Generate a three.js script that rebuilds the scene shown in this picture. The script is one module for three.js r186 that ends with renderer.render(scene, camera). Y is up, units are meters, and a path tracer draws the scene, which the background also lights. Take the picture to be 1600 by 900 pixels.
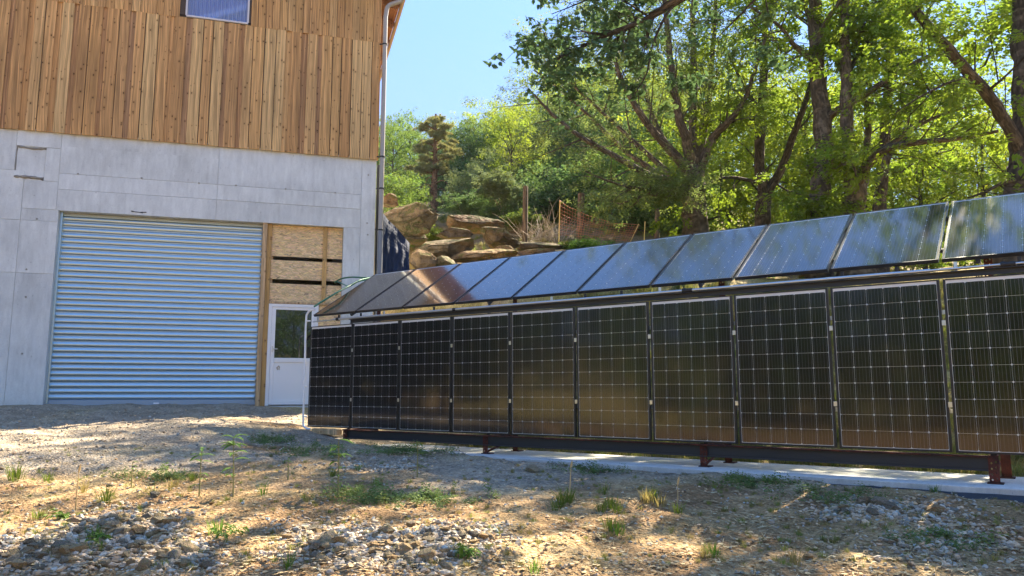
import * as THREE from 'three';
import { mergeGeometries, mergeVertices, toCreasedNormals } from 'three/addons/utils/BufferGeometryUtils.js';
import { RoundedBoxGeometry } from 'three/addons/geometries/RoundedBoxGeometry.js';

// ---------------------------------------------------------------- camera, sky, sun, exposure
const EYE = 1.6, FPX = 1189.4, PITCH = 0.13585;
const scene = new THREE.Scene();
const camera = new THREE.PerspectiveCamera(2 * Math.atan(450 / FPX) * 180 / Math.PI, 16 / 9, 0.1, 900);
camera.position.set(0, EYE, 0);
camera.rotation.set(PITCH, 0, 0);
const renderer = new THREE.WebGLRenderer({ antialias: true });
renderer.setSize(1024, 576);
renderer.toneMapping = THREE.LinearToneMapping;
renderer.toneMappingExposure = 5.3;
renderer.shadowMap.enabled = true;
renderer.shadowMap.type = THREE.PCFSoftShadowMap;

const SUN_BEARING = 38 * Math.PI / 180, SUN_ELEV = 43 * Math.PI / 180;
const SUN = new THREE.Vector3(Math.sin(SUN_BEARING) * Math.cos(SUN_ELEV), Math.sin(SUN_ELEV), -Math.cos(SUN_BEARING) * Math.cos(SUN_ELEV));
{
  const w = 512, h = 256, d = new Float32Array(w * h * 4), v = new THREE.Vector3();
  for (let j = 0; j < h; j++) for (let i = 0; i < w; i++) {
    const el = ((j + .5) / h - .5) * Math.PI, az = ((i + .5) / w - .5) * 2 * Math.PI;
    v.set(Math.cos(el) * Math.cos(az), Math.sin(el), Math.cos(el) * Math.sin(az));
    const up = Math.max(0, v.y), g = Math.acos(Math.min(1, Math.max(-1, v.dot(SUN))));
    const k = Math.pow(1 - up, 2.2);                            // 0 overhead .. 1 at the horizon
    const ray = .74 + .52 * Math.cos(g) ** 2, mie = .25 * Math.exp(-g / .10) + .02 * Math.exp(-g / .7);
    const c = [.055 + .085 * k, .122 + .068 * k, .285 + .04 * k].map((x, n) => x * ray + mie * [1, .93, .8][n]);
    const below = v.y < 0 ? .45 : 1;
    for (let n = 0; n < 3; n++) d[(j * w + i) * 4 + n] = c[n] * below;
    d[(j * w + i) * 4 + 3] = 1;
  }
  const t = new THREE.DataTexture(d, w, h, THREE.RGBAFormat, THREE.FloatType);
  t.mapping = THREE.EquirectangularReflectionMapping; t.magFilter = t.minFilter = THREE.LinearFilter; t.wrapS = THREE.RepeatWrapping; t.needsUpdate = true;
  scene.background = t; scene.environment = t;
}
const sun = new THREE.DirectionalLight(new THREE.Color().setRGB(1, .87, .68), 5);
sun.position.copy(SUN).multiplyScalar(60).add(new THREE.Vector3(0, 0, -12));
sun.target.position.set(0, 1, -12);
sun.castShadow = true;
sun.shadow.mapSize.set(4096, 4096);
Object.assign(sun.shadow.camera, { left: -35, right: 35, top: 35, bottom: -35, near: 1, far: 160 });
scene.add(sun, sun.target);

// ---------------------------------------------------------------- helpers
let seedNow = 1;
const rnd = () => { seedNow = (seedNow + 0x6D2B79F5) | 0; let t = Math.imul(seedNow ^ (seedNow >>> 15), 1 | seedNow); t = (t + Math.imul(t ^ (t >>> 7), 61 | t)) ^ t; return ((t ^ (t >>> 14)) >>> 0) / 4294967296; };
const seed = n => { seedNow = n * 7919 + 13; for (let i = 0; i < 4; i++) rnd(); };
const rr = (a, b) => a + (b - a) * rnd();
const gauss = () => (rnd() + rnd() + rnd() + rnd() - 2) * .87;
const joined = gs => { const mixed = gs.some(g => !g.index) && gs.some(g => g.index); return mergeGeometries(mixed ? gs.map(g => g.index ? g.toNonIndexed() : g) : gs); };
const V = (x, y, z) => new THREE.Vector3(x, y, z);
const clamp = (x, a, b) => Math.min(b, Math.max(a, x));
const ss = (a, b, x) => { const t = clamp((x - a) / (b - a), 0, 1); return t * t * (3 - 2 * t); };
const lerp = (a, b, t) => a + (b - a) * t;
const hash = (x, y) => { let h = Math.imul(x | 0, 374761393) + Math.imul(y | 0, 668265263); h = Math.imul(h ^ (h >>> 13), 1274126177); return ((h ^ (h >>> 16)) >>> 0) / 4294967296; };
function noise(x, y, per = 0) {       // value noise, optionally periodic
  const xi = Math.floor(x), yi = Math.floor(y), fx = x - xi, fy = y - yi, u = fx * fx * (3 - 2 * fx), v = fy * fy * (3 - 2 * fy);
  const m = per ? (a => ((a % per) + per) % per) : (a => a);
  return lerp(lerp(hash(m(xi), m(yi)), hash(m(xi + 1), m(yi)), u), lerp(hash(m(xi), m(yi + 1)), hash(m(xi + 1), m(yi + 1)), u), v);
}
const fbm = (x, y, o = 4, per = 0) => { let s = 0, a = .5, n = 0; for (let i = 0; i < o; i++) { s += a * noise(x, y, per); n += a; x *= 2; y *= 2; per *= 2; a *= .5; } return s / n; };
const used = {};
const numbered = n => { used[n] = (used[n] || 0) + 1; return used[n] === 1 ? n : `${n}_${String(used[n] - 1).padStart(3, '0')}`; };
function tag(o, label, category, group, kind) { if (label) o.userData.label = label; if (category) o.userData.category = category; if (group) o.userData.group = group; if (kind) o.userData.kind = kind; return o; }
function thing(name, label, category, group, pos = [0, 0, 0], turn = 0) { const g = new THREE.Group(); g.name = numbered(name); g.position.set(...pos); g.rotation.y = turn; scene.add(g); return tag(g, label, category, group); }
function top(name, geo, mat, label, category, group, kind) { const m = new THREE.Mesh(geo, mat); m.name = numbered(name); scene.add(m); return tag(m, label, category, group, kind); }
function part(name, geo, mat, parent) { const m = new THREE.Mesh(geo, mat); m.name = name; parent.add(m); return m; }
const rgb = (r, g, b) => new THREE.Color().setRGB(r, g, b);
const M = (c, rough = .8, o = {}) => new THREE.MeshPhysicalMaterial({ color: Array.isArray(c) ? rgb(...c) : c, roughness: rough, ...o });
function tex(w, h, fn, srgb = true, rep) {
  const d = new Uint8Array(w * h * 4);
  for (let j = 0; j < h; j++) for (let i = 0; i < w; i++) { const c = fn(i, j); for (let n = 0; n < 3; n++) d[(j * w + i) * 4 + n] = clamp(Array.isArray(c) ? c[n] : c, 0, 1) * 255; d[(j * w + i) * 4 + 3] = 255; }
  const t = new THREE.DataTexture(d, w, h); t.magFilter = THREE.LinearFilter; t.minFilter = THREE.LinearMipmapLinearFilter; t.generateMipmaps = true;
  t.wrapS = t.wrapT = THREE.RepeatWrapping; if (srgb) t.colorSpace = THREE.SRGBColorSpace; if (rep) t.repeat.set(...rep); t.needsUpdate = true; return t;
}
const box = (x0, x1, y0, y1, z0, z1) => { const g = new THREE.BoxGeometry(x1 - x0, y1 - y0, z1 - z0); g.translate((x0 + x1) / 2, (y0 + y1) / 2, (z0 + z1) / 2); return uvBox(g); };
const rbox = (x0, x1, y0, y1, z0, z1, r = .004) => { const g = new RoundedBoxGeometry(x1 - x0, y1 - y0, z1 - z0, 1, r); g.translate((x0 + x1) / 2, (y0 + y1) / 2, (z0 + z1) / 2); return uvBox(g); };
function uvBox(g, ou = 0, ov = 0) {       // uv in metres from the dominant axis
  const p = g.attributes.position, n = g.attributes.normal, uv = new Float32Array(p.count * 2);
  for (let i = 0; i < p.count; i++) {
    const ax = Math.abs(n.getX(i)), ay = Math.abs(n.getY(i)), az = Math.abs(n.getZ(i));
    if (az >= ax && az >= ay) { uv[2 * i] = p.getX(i); uv[2 * i + 1] = p.getY(i); } else if (ax >= ay) { uv[2 * i] = p.getZ(i); uv[2 * i + 1] = p.getY(i); } else { uv[2 * i] = p.getX(i); uv[2 * i + 1] = p.getZ(i); }
    uv[2 * i] += ou; uv[2 * i + 1] += ov;
  }
  g.setAttribute('uv', new THREE.BufferAttribute(uv, 2)); return g;
}
function tube(pts, radii, sides = 7, rough = 0) {     // tapered tube through points
  const n = pts.length, pos = [], nor = [], uv = [], idx = []; let len = 0, side = null;
  for (let i = 0; i < n; i++) {
    const t = V(0, 0, 0).subVectors(pts[Math.min(n - 1, i + 1)], pts[Math.max(0, i - 1)]).normalize();
    if (!side) side = Math.abs(t.y) > .9 ? V(1, 0, 0) : V(0, 1, 0);
    side = side.clone().addScaledVector(t, -side.dot(t)).normalize();
    const b = V(0, 0, 0).crossVectors(t, side), r = Array.isArray(radii) ? radii[i] : radii;
    if (i) len += pts[i].distanceTo(pts[i - 1]);
    for (let k = 0; k <= sides; k++) {
      const a = k / sides * 2 * Math.PI, c = Math.cos(a), s = Math.sin(a), q = r * (rough ? 1 + rough * (noise((k % sides) * 1.7 + i * .37, i * .9 + pts[0].x * 9) - .5) * 2 : 1);
      const d = side.clone().multiplyScalar(c).addScaledVector(b, s);
      pos.push(pts[i].x + d.x * q, pts[i].y + d.y * q, pts[i].z + d.z * q); nor.push(d.x, d.y, d.z); uv.push(k / sides, len);
      if (i && k) { const A = (i - 1) * (sides + 1) + k - 1, B = A + 1, C = i * (sides + 1) + k - 1, D = C + 1; idx.push(A, B, C, B, D, C); }
    }
  }
  // close both ends
  for (const e of [0, n - 1]) {
    const c0 = pos.length / 3, t = V(0, 0, 0).subVectors(pts[e], pts[e ? e - 1 : 1]).normalize();
    pos.push(pts[e].x, pts[e].y, pts[e].z); nor.push(t.x, t.y, t.z); uv.push(.5, e ? len : 0);
    for (let k = 0; k < sides; k++) { const A = e * (sides + 1) + k; e ? idx.push(A, A + 1, c0) : idx.push(A + 1, A, c0); }
  }
  const g = new THREE.BufferGeometry();
  g.setAttribute('position', new THREE.Float32BufferAttribute(pos, 3)); g.setAttribute('normal', new THREE.Float32BufferAttribute(nor, 3)); g.setAttribute('uv', new THREE.Float32BufferAttribute(uv, 2)); g.setIndex(idx);
  return g;
}
const smooth = (pts, n) => new THREE.CatmullRomCurve3(pts, false, 'centripetal').getPoints(n);
// a pixel of the photograph as a direction, and as a point at a forward distance
const ray = (px, py) => { const u = (px - 800) / FPX, v = (450 - py) / FPX, c = Math.cos(PITCH), s = Math.sin(PITCH); return [u, v * c + s, c - v * s]; };
const at = (px, py, z) => { const r = ray(px, py), k = z / r[2]; return V(r[0] * k, EYE + r[1] * k, -z); };

// the line of the solar rack: s along it (from the end by the door), q behind it
const ROW = { x: -3.3686, z: 12.74, dx: .81201, dz: -.58364 };
const rowSQ = (x, z) => { const a = x - ROW.x, b = z - ROW.z; return [a * ROW.dx + b * ROW.dz, -a * ROW.dz + b * ROW.dx]; };
const rowXZ = (s, q) => [ROW.x + s * ROW.dx - q * ROW.dz, ROW.z + s * ROW.dz + q * ROW.dx];

// ---------------------------------------------------------------- terrain height (relative to the eye; z forward)
const KN = [[-14, 12.5, -.2], [-8.64, 14.16, -.25], [-4.8, 15.3, -.28], [-2.9, 15.9, -.32], [-7, 11, -.5], [-5, 12, -.47], [-4, 9.5, -.68], [-1.9, 9.6, -.78],
  [-2.96, 12.45, -.67], [-.75, 10.05, -.80], [1.05, 8.8, -.89], [2.5, 7.7, -.90], [4.46, 6.4, -.92], [6.9, 4.6, -.98], [0.2, 7.7, -.89], [2.0, 6.7, -.95],
  [-4, 7, -.89], [-2.3, 6.9, -.91], [0, 6.5, -.95], [-7, 7, -.86], [-3.2, 4.9, -1.13], [0, 4.9, -1.13], [3.2, 5, -1.14], [6, 3.4, -1.25], [-6, 4.6, -1.12],
  [0, 3, -1.45], [-4, 3, -1.42], [4, 2.6, -1.42], [0, 1, -1.6], [-5, 0, -1.62], [5, 0, -1.62], [0, -4, -1.66], [-9, -4, -1.68], [9, -4, -1.62], [-14, 4, -1.0],
  [12, 3, -1.2], [-.9, 13.2, -.8], [2.0, 11.4, -.85], [4.8, 9.2, -.85], [8, 7.2, -.9]];
const TPS = (() => {
  const n = KN.length, N = n + 3, A = [], k = d => d < 1e-9 ? 0 : d * d * Math.log(d);
  for (let i = 0; i < n; i++) { const r = []; for (let j = 0; j < n; j++) r.push(k(Math.hypot(KN[i][0] - KN[j][0], KN[i][1] - KN[j][1])) + (i === j ? .02 : 0)); A.push([...r, 1, KN[i][0], KN[i][1], KN[i][2]]); }
  for (let m = 0; m < 3; m++) A.push([...KN.map(p => m ? p[m - 1] : 1), 0, 0, 0, 0]);
  for (let c = 0; c < N; c++) { let p = c; for (let i = c; i < N; i++) if (Math.abs(A[i][c]) > Math.abs(A[p][c])) p = i; [A[c], A[p]] = [A[p], A[c]]; for (let i = 0; i < N; i++) if (i !== c) { const f = A[i][c] / A[c][c]; if (f) for (let j = c; j <= N; j++) A[i][j] -= f * A[c][j]; } }
  const w = A.map((r, i) => r[N] / r[i]);
  return (x, z) => { let s = w[n] + w[n + 1] * x + w[n + 2] * z; for (let i = 0; i < n; i++) s += w[i] * k(Math.hypot(x - KN[i][0], z - KN[i][1])); return s; };
})();
const HEAPS = [[-2.9, 5.55, .6, .10], [-3.7, 5.0, .5, .09], [-1.2, 5.2, .55, .12], [-.5, 5.35, .45, .10], [3.4, 6.0, .5, .05]];
function H(x, z) {            // world height of the ground
  const [s, q] = rowSQ(x, z);
  const cx = clamp(x, -13, 11), cz = clamp(z, -5, 16.5);
  let h = TPS(cx, cz);
  const out = Math.hypot(x - cx, Math.min(0, z - cz));
  h = lerp(h, -1.6, ss(0, 8, out) * (z < 8 ? 1 : .3));
  // small unevenness of the yard and the bank
  const near = ss(40, 12, Math.hypot(x, z));
  h += near * ((fbm(x * .9 + 7, z * .9, 3) - .5) * .14 + (fbm(x * 3.1, z * 3.1 + 9, 3) - .5) * .06);
  for (const [a, b, r, k] of HEAPS) { const d = Math.hypot(x - a, z - b); if (d < r * 2.5) h += k * Math.exp(-d * d / (r * r)) * (.6 + .8 * fbm(x * 4 + 3, z * 4, 2)); }
  // pit under the slab
  h -= .16 * ss(-.34, -.27, q) * ss(1.15, .95, q) * ss(.8, 1.6, s);
  // bank behind the rack, terrace, wooded hill
  const q0 = lerp(3.3, 1.5, ss(-1, 3, s)), q1 = lerp(5.7, 7.5, ss(0, 6, s)), terrace = lerp(3.0, 2.2, ss(-1, 6, s)) + .15 * clamp(q - 7, 0, 6);
  const b = ss(q0, q1, q);
  if (b > 0) h = lerp(h, terrace + (fbm(x * .5, z * .5, 3) - .5) * .5, b);
  const zz = z < 72 ? z : 72 + (z - 72) * .12;
  h += ss(6, 12, q) * (.29 * Math.max(0, zz - 20) - .09 * clamp(x - 4, 0, 40) * ss(8, 20, q));
  // sunlit grassy bank across the valley, to the side behind the photographer
  const bear = Math.atan2(x, z) * 180 / Math.PI, rad = Math.hypot(x, z);
  h += ss(20, 42, rad) * 1.7 * ss(-60, -74, bear) * ss(-128, -108, bear);
  h += ss(60, 130, rad) * 9 * ss(1, -12, z);
  return h + EYE;
}
const hit = (px, py) => { const r = ray(px, py); for (let z = 2.2; z < 90; z += .04) { const k = z / r[2]; if (EYE + r[1] * k < H(r[0] * k, z)) return V(r[0] * k, H(r[0] * k, z), -z); } return null; };

// ---------------------------------------------------------------- textures
const T = {};
T.dirt = tex(1024, 1024, (i, j) => {
  const x = i / 1024, y = j / 1024, a = fbm(x * 8, y * 8, 5, 8), b = noise(x * 220, y * 220, 220), c = noise(x * 90, y * 90, 90), d = fbm(x * 40 + 3, y * 40, 3, 40);
  const v = .87 + .26 * (a - .5) + .22 * (b - .5) + .22 * (c - .5) + .2 * (d - .5), st = c > .8 ? .16 : 0;
  return [v * 1.0 + st, v * .97 + st, v * .92 + st * 1.05];
});
T.dirtBump = tex(1024, 1024, (i, j) => { const x = i / 1024, y = j / 1024; return .45 * noise(x * 90, y * 90, 90) + .25 * noise(x * 220, y * 220, 220) + .3 * fbm(x * 24, y * 24, 4, 24); }, false);
const woodAt = (x, y, k) => {          // grain along y, 1 m = 1 unit
  const bend = (fbm(x * 3, y * 1.0 + k, 3, 0) - .5) * .09, g = noise((x + bend) * 130, y * 2.4 + k), g2 = noise((x + bend) * 46 + 9, y * .8 + k), g3 = noise((x + bend * 1.5) * 300, y * 7);
  return .5 * g2 + .3 * g + .2 * g3;
};
T.wood = tex(1024, 1024, (() => {
  seed(5); const knots = Array.from({ length: 60 }, () => [rnd(), rnd() * 3, rr(.004, .014)]);
  return (i, j) => {
    const x = i / 1024, y = j / 1024 * 3; let v = .80 + .46 * (woodAt(x, y, 0) - .5) + .10 * (fbm(x * 6, y * 2.2 + 40, 3) - .5), dark = 0;
    for (const [kx, ky, r] of knots) { const d = Math.hypot(x - kx, (y - ky) * .72) / r; if (d < 3) { dark = Math.max(dark, d < 1 ? .85 : .35 * (1 - (d - 1) / 2) * (.5 + .5 * Math.sin(d * 9))); } }
    v -= dark * .42; return [v, v * (.93 - .06 * dark), v * (.86 - .1 * dark)];
  };
})());
T.woodBump = tex(512, 1024, (i, j) => woodAt(i / 512, j / 1024 * 3, 0), false);
T.wood.repeat.set(1, 1 / 3); T.woodBump.repeat.set(1, 1 / 3);
T.concrete = tex(1024, 1024, (i, j) => {
  const x = i / 1024, y = j / 1024; let v = .88 + .15 * (fbm(x * 5, y * 5, 5, 5) - .5) + .08 * (fbm(x * 60, y * 14, 3, 0) - .5) + .07 * (fbm(x * 24, y * 3, 3, 0) - .5) + .05 * (noise(x * 300, y * 300, 300) - .5);
  const pore = noise(x * 150 + 4, y * 150, 150); if (pore > .965) v -= .2; return [v, v * .995, v * .985];
});
T.osb = tex(1024, 1024, (() => {
  const w = 1024, buf = new Float32Array(w * w * 3).fill(.55); seed(8);
  for (let n = 0; n < 9000; n++) {
    const cx = rnd() * w, cy = rnd() * w, L = rr(14, 52), W = rr(3, 9), a = gauss() * .55, t = rr(.78, 1), dk = rnd() < .03 ? .65 : 1, r = t * dk, g = t * .89 * dk * rr(.96, 1.03), b = t * .70 * dk * rr(.92, 1.05), c = Math.cos(a), s = Math.sin(a);
    for (let y = -L; y <= L; y++) for (let x = -L; x <= L; x++) { const u = x * c + y * s, v = -x * s + y * c; if (Math.abs(u) < L * .9 && Math.abs(v) < W * (1 - .3 * Math.abs(u) / L)) { const p = (((cy + y) & 1023) * w + ((cx + x) & 1023)) * 3, e = (W - Math.abs(v)) < 1.2 ? .88 : 1; buf[p] = r * e; buf[p + 1] = g * e; buf[p + 2] = b * e; } }
  }
  return (i, j) => { const p = (j * w + i) * 3; return [buf[p], buf[p + 1], buf[p + 2]]; };
})());
T.bark = tex(256, 1024, (i, j) => { const x = i / 256, y = j / 1024; const r = Math.abs(fbm(x * 14, y * 10, 3, 0) - .5) * 2 * .6 + noise(x * 40, y * 26) * .4, l = fbm(x * 5 + 3, y * 14, 3) > .6 ? .12 : 0; const e = Math.min(x, 1 - x) * 8; const v = lerp(.6, .42 + .5 * r + l, clamp(e, 0, 1)); return [v, v * .93, v * .84]; });
T.barkBump = tex(256, 1024, (i, j) => { const x = i / 256, y = j / 1024; return lerp(.5, Math.abs(fbm(x * 14, y * 10, 3, 0) - .5) * 1.5 + noise(x * 40, y * 26) * .25, clamp(Math.min(x, 1 - x) * 8, 0, 1)); }, false);
T.rock = tex(512, 512, (i, j) => { const x = i / 512, y = j / 512, v = .84 + .4 * (fbm(x * 7, y * 7, 5, 7) - .5) + .2 * (noise(x * 90, y * 90, 90) - .5), l = ss(.58, .68, fbm(x * 5 + 11, y * 5, 4, 5)); return [v * lerp(1, .8, l), v * lerp(.9, .82, l), v * lerp(.76, .6, l)]; });
T.rockBump = tex(512, 512, (i, j) => { const x = i / 512, y = j / 512; return fbm(x * 9, y * 9, 6, 9); }, false);
T.rust = tex(512, 512, (i, j) => { const x = i / 512, y = j / 512, a = fbm(x * 10, y * 10, 5, 10), b = noise(x * 120, y * 120, 120), v = .5 + .7 * (a - .5) + .25 * (b - .5); return [v * 1.15, v * .62, v * .42]; });
T.cell = tex(256, 16, (i) => { const x = (i + .5) / 256 * 5, d = Math.abs(x - Math.floor(x) - .5); return d < .028 ? [.47, .47, .48] : [.075, .07, .085]; });
T.galv = tex(512, 512, (i, j) => { const x = i / 512, y = j / 512, v = .82 + .16 * (noise(x * 26, y * 26, 26) - .5) + .12 * (noise(x * 60, y * 9, 0) - .5); return [v, v, v * 1.01]; });

// ---------------------------------------------------------------- materials
const rep = (t, x, y) => { const c = t.clone(); c.repeat.set(x, y); c.needsUpdate = true; return c; };
const Mt = {
  ground: M([1, 1, 1], .95, { map: rep(T.dirt, 1 / 1.7, 1 / 1.7), bumpMap: rep(T.dirtBump, 1 / 1.7, 1 / 1.7), bumpScale: .03, vertexColors: true, specularIntensity: .3 }),
  boards: [[.93, .62, .29], [.97, .69, .34], [.86, .56, .25], [.80, .52, .24], [.98, .74, .38], [.84, .56, .27], [.95, .65, .30]].map(c => M(c, .75, { map: T.wood, bumpMap: T.woodBump, bumpScale: .003, specularIntensity: .4 })),
  under: [[.68, .45, .25], [.76, .50, .27], [.62, .43, .26]].map(c => M(c, .8, { map: T.wood, bumpMap: T.woodBump, bumpScale: .003, specularIntensity: .3 })),
  battenBack: M([.08, .06, .05], .95),
  concrete: [[.88, .92, .90], [.86, .90, .885], [.90, .94, .92]].map(c => M(c, .85, { map: rep(T.concrete, .37, .37), specularIntensity: .3 })),
  concreteRough: M([.62, .61, .57], .95, { map: rep(T.dirt, 1.1, 1.1), bumpMap: rep(T.dirtBump, 1.1, 1.1), bumpScale: .02 }),
  slab: M([.84, .82, .78], .9, { map: rep(T.concrete, .6, .6), specularIntensity: .3 }),
  galv: M([.50, .62, .67], .36, { metalness: 1 }),
  galvDull: M([.55, .58, .60], .42, { metalness: 1 }),
  steelDark: M([.035, .038, .045], .45, { metalness: .3 }),
  alu: M([.62, .63, .64], .32, { metalness: 1 }),
  rust: M([.34, .28, .24], .85, { map: rep(T.rust, 2, 2), metalness: .1 }),
  frameBlack: M([.012, .012, .014], .38),
  cell: M([1, 1, 1], .2, { map: rep(T.cell, 1 / .1564, 1), clearcoat: 1, clearcoatRoughness: .07, ior: 1.5, specularIntensity: .15 }),
  sheet: M([.78, .78, .76], .9, { transmission: .12, thickness: 0, clearcoat: 1, clearcoatRoughness: .1, side: THREE.DoubleSide }),
  pvc: M([.82, .84, .86], .35, { clearcoat: .3 }),
  plasticWhite: M([.86, .86, .85], .4),
  black: M([.012, .012, .013], .5),
  blackRubber: M([.016, .017, .02], .38),
  hose: M([.02, .16, .08], .4),
  doorGlass: M([.01, .012, .014], .03, { clearcoat: 1, clearcoatRoughness: .01, specularIntensity: 1 }),
  timber: M([.86, .68, .42], .75, { map: T.wood, bumpMap: T.woodBump, bumpScale: .002 }),
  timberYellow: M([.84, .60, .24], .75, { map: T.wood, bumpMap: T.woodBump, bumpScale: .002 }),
  osb: M([.96, .90, .82], .8, { map: rep(T.osb, .62, .62) }),
  soffit: M([.55, .33, .20], .8, { map: T.wood }),
  roof: M([.18, .19, .2], .5, { metalness: .4 }),
  pipeBeige: M([.38, .35, .31], .45),
  pipeGrey: M([.20, .21, .23], .35),
  bark: M([.38, .35, .31], .95, { map: rep(T.bark, 1, .6), bumpMap: rep(T.barkBump, 1, .6), bumpScale: .03, specularIntensity: .2 }),
  barkDark: M([.25, .23, .21], .95, { map: rep(T.bark, 1, .6), bumpMap: rep(T.barkBump, 1, .6), bumpScale: .025, specularIntensity: .2 }),
  barkPine: M([.52, .34, .21], .95, { map: rep(T.bark, 1, .6), bumpMap: rep(T.barkBump, 1, .6), bumpScale: .02, specularIntensity: .2 }),
  post: M([.36, .31, .25], .95, { map: rep(T.bark, 1, .3), bumpMap: rep(T.barkBump, 1, .3), bumpScale: .01 }),
  netting: M([.60, .22, .10], .6),
  stake: M([.80, .62, .20], .6),
  membrane: M([.022, .032, .06], .75, { specularIntensity: .25, side: THREE.DoubleSide }),
  twig: M([.36, .30, .22], .95),
  straw: M([.60, .46, .22], .9, { transmission: .3, thickness: 0, side: THREE.DoubleSide }),
};
const leafM = (r, g, b, tr = .5) => M([r, g, b], .62, { transmission: tr, thickness: 0, side: THREE.DoubleSide, specularIntensity: .25 });
const Lf = { maple: leafM(.24, .33, .03, .66), mapleYellow: leafM(.22, .31, .03, .62), oakDark: leafM(.10, .17, .06, .45), willow: leafM(.21, .27, .07, .6), woodA: leafM(.19, .28, .05, .55), woodB: leafM(.28, .35, .035, .7), woodC: leafM(.13, .21, .06, .5), woodD: leafM(.18, .23, .09, .5), pine: leafM(.33, .33, .12, .4), grass: leafM(.16, .22, .03), grassDry: leafM(.38, .31, .11), weed: leafM(.13, .24, .035), cover: leafM(.19, .27, .07) };
for (const k in Lf) Lf[k].roughness = .8;

// ---------------------------------------------------------------- ground
{
  const axis = (a, b, c, d, fine, coarse) => { const r = []; let x = b; while (x > a) { r.unshift(x); x -= Math.max(fine, Math.min(coarse, (b - x) * .12 + fine)); } r.unshift(a); for (x = b + fine; x < c; x += fine) r.push(x); while (x < d) { r.push(x); x += Math.max(fine, Math.min(coarse, (x - c) * .12 + fine)); } r.push(d); return r; };
  const xs = axis(-260, -7, 8, 260, .085, 12), zs = axis(-220, 2.6, 16, 320, .085, 12), nx = xs.length, nz = zs.length;
  const pos = new Float32Array(nx * nz * 3), uv = new Float32Array(nx * nz * 2), col = new Float32Array(nx * nz * 3), idx = [];
  const soil = [.35, .225, .12], clay = [.50, .34, .18], gravel = [.48, .42, .34], straw = [.62, .49, .26], litter = [.20, .15, .09], meadow = [.42, .36, .13], green = [.12, .17, .04];
  for (let j = 0; j < nz; j++) for (let i = 0; i < nx; i++) {
    const x = xs[i], z = zs[j], k = j * nx + i, [s, q] = rowSQ(x, z);
    let y = H(x, z);
    if (x > -8 && x < 9 && z > 2.4 && z < 17) y += (fbm(x * 9, z * 9, 3) - .5) * .035;
    pos.set([x, y, -z], k * 3); uv.set([x, z], k * 2);
    const a = fbm(x * .7 + 5, z * .7, 4), b = fbm(x * 1.9 + 31, z * 1.9, 4);
    let c = soil.slice(); const mix = (d, t) => { for (let n = 0; n < 3; n++) c[n] = lerp(c[n], d[n], t); };
    mix(clay, ss(.42, .62, b));
    mix(gravel, ss(6.6, 8.6, z + (a - .5) * 3) * ss(.30, .52, a + .12) * .9);     // crushed stone spread over the yard
    mix(straw, ss(.56, .7, fbm(x * 1.3, z * 1.3 + 60, 4)) * .3);
    if (q > 1.0) { mix(straw, ss(1.0, 1.5, q)); mix(meadow, ss(1.4, 2.5, q) * ss(.35, .6, b)); mix(litter, ss(8, 12, q) * .75); }
    const rad = Math.hypot(x, z); if (z < 3) mix(meadow, ss(14, 24, rad)); if (rad > 24 && z < 20) mix(straw, ss(.4, .6, a) * .6);
    if (z > 18) mix(green, ss(.5, .7, a) * .5);
    col.set(c, k * 3);
    if (i && j) { const A = (j - 1) * nx + i - 1, B = A + 1, C = k - 1, D = k; idx.push(A, B, C, B, D, C); }
  }
  const g = new THREE.BufferGeometry();
  g.setAttribute('position', new THREE.BufferAttribute(pos, 3)); g.setAttribute('uv', new THREE.BufferAttribute(uv, 2)); g.setAttribute('color', new THREE.BufferAttribute(col, 3)); g.setIndex(idx); g.computeVertexNormals();
  const m = top('ground', g, Mt.ground, 'uneven yard of brown soil and crushed stone rising to a wooded hill', 'ground', null, 'structure');
  console.log('ground', nx, nz);
}

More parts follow.
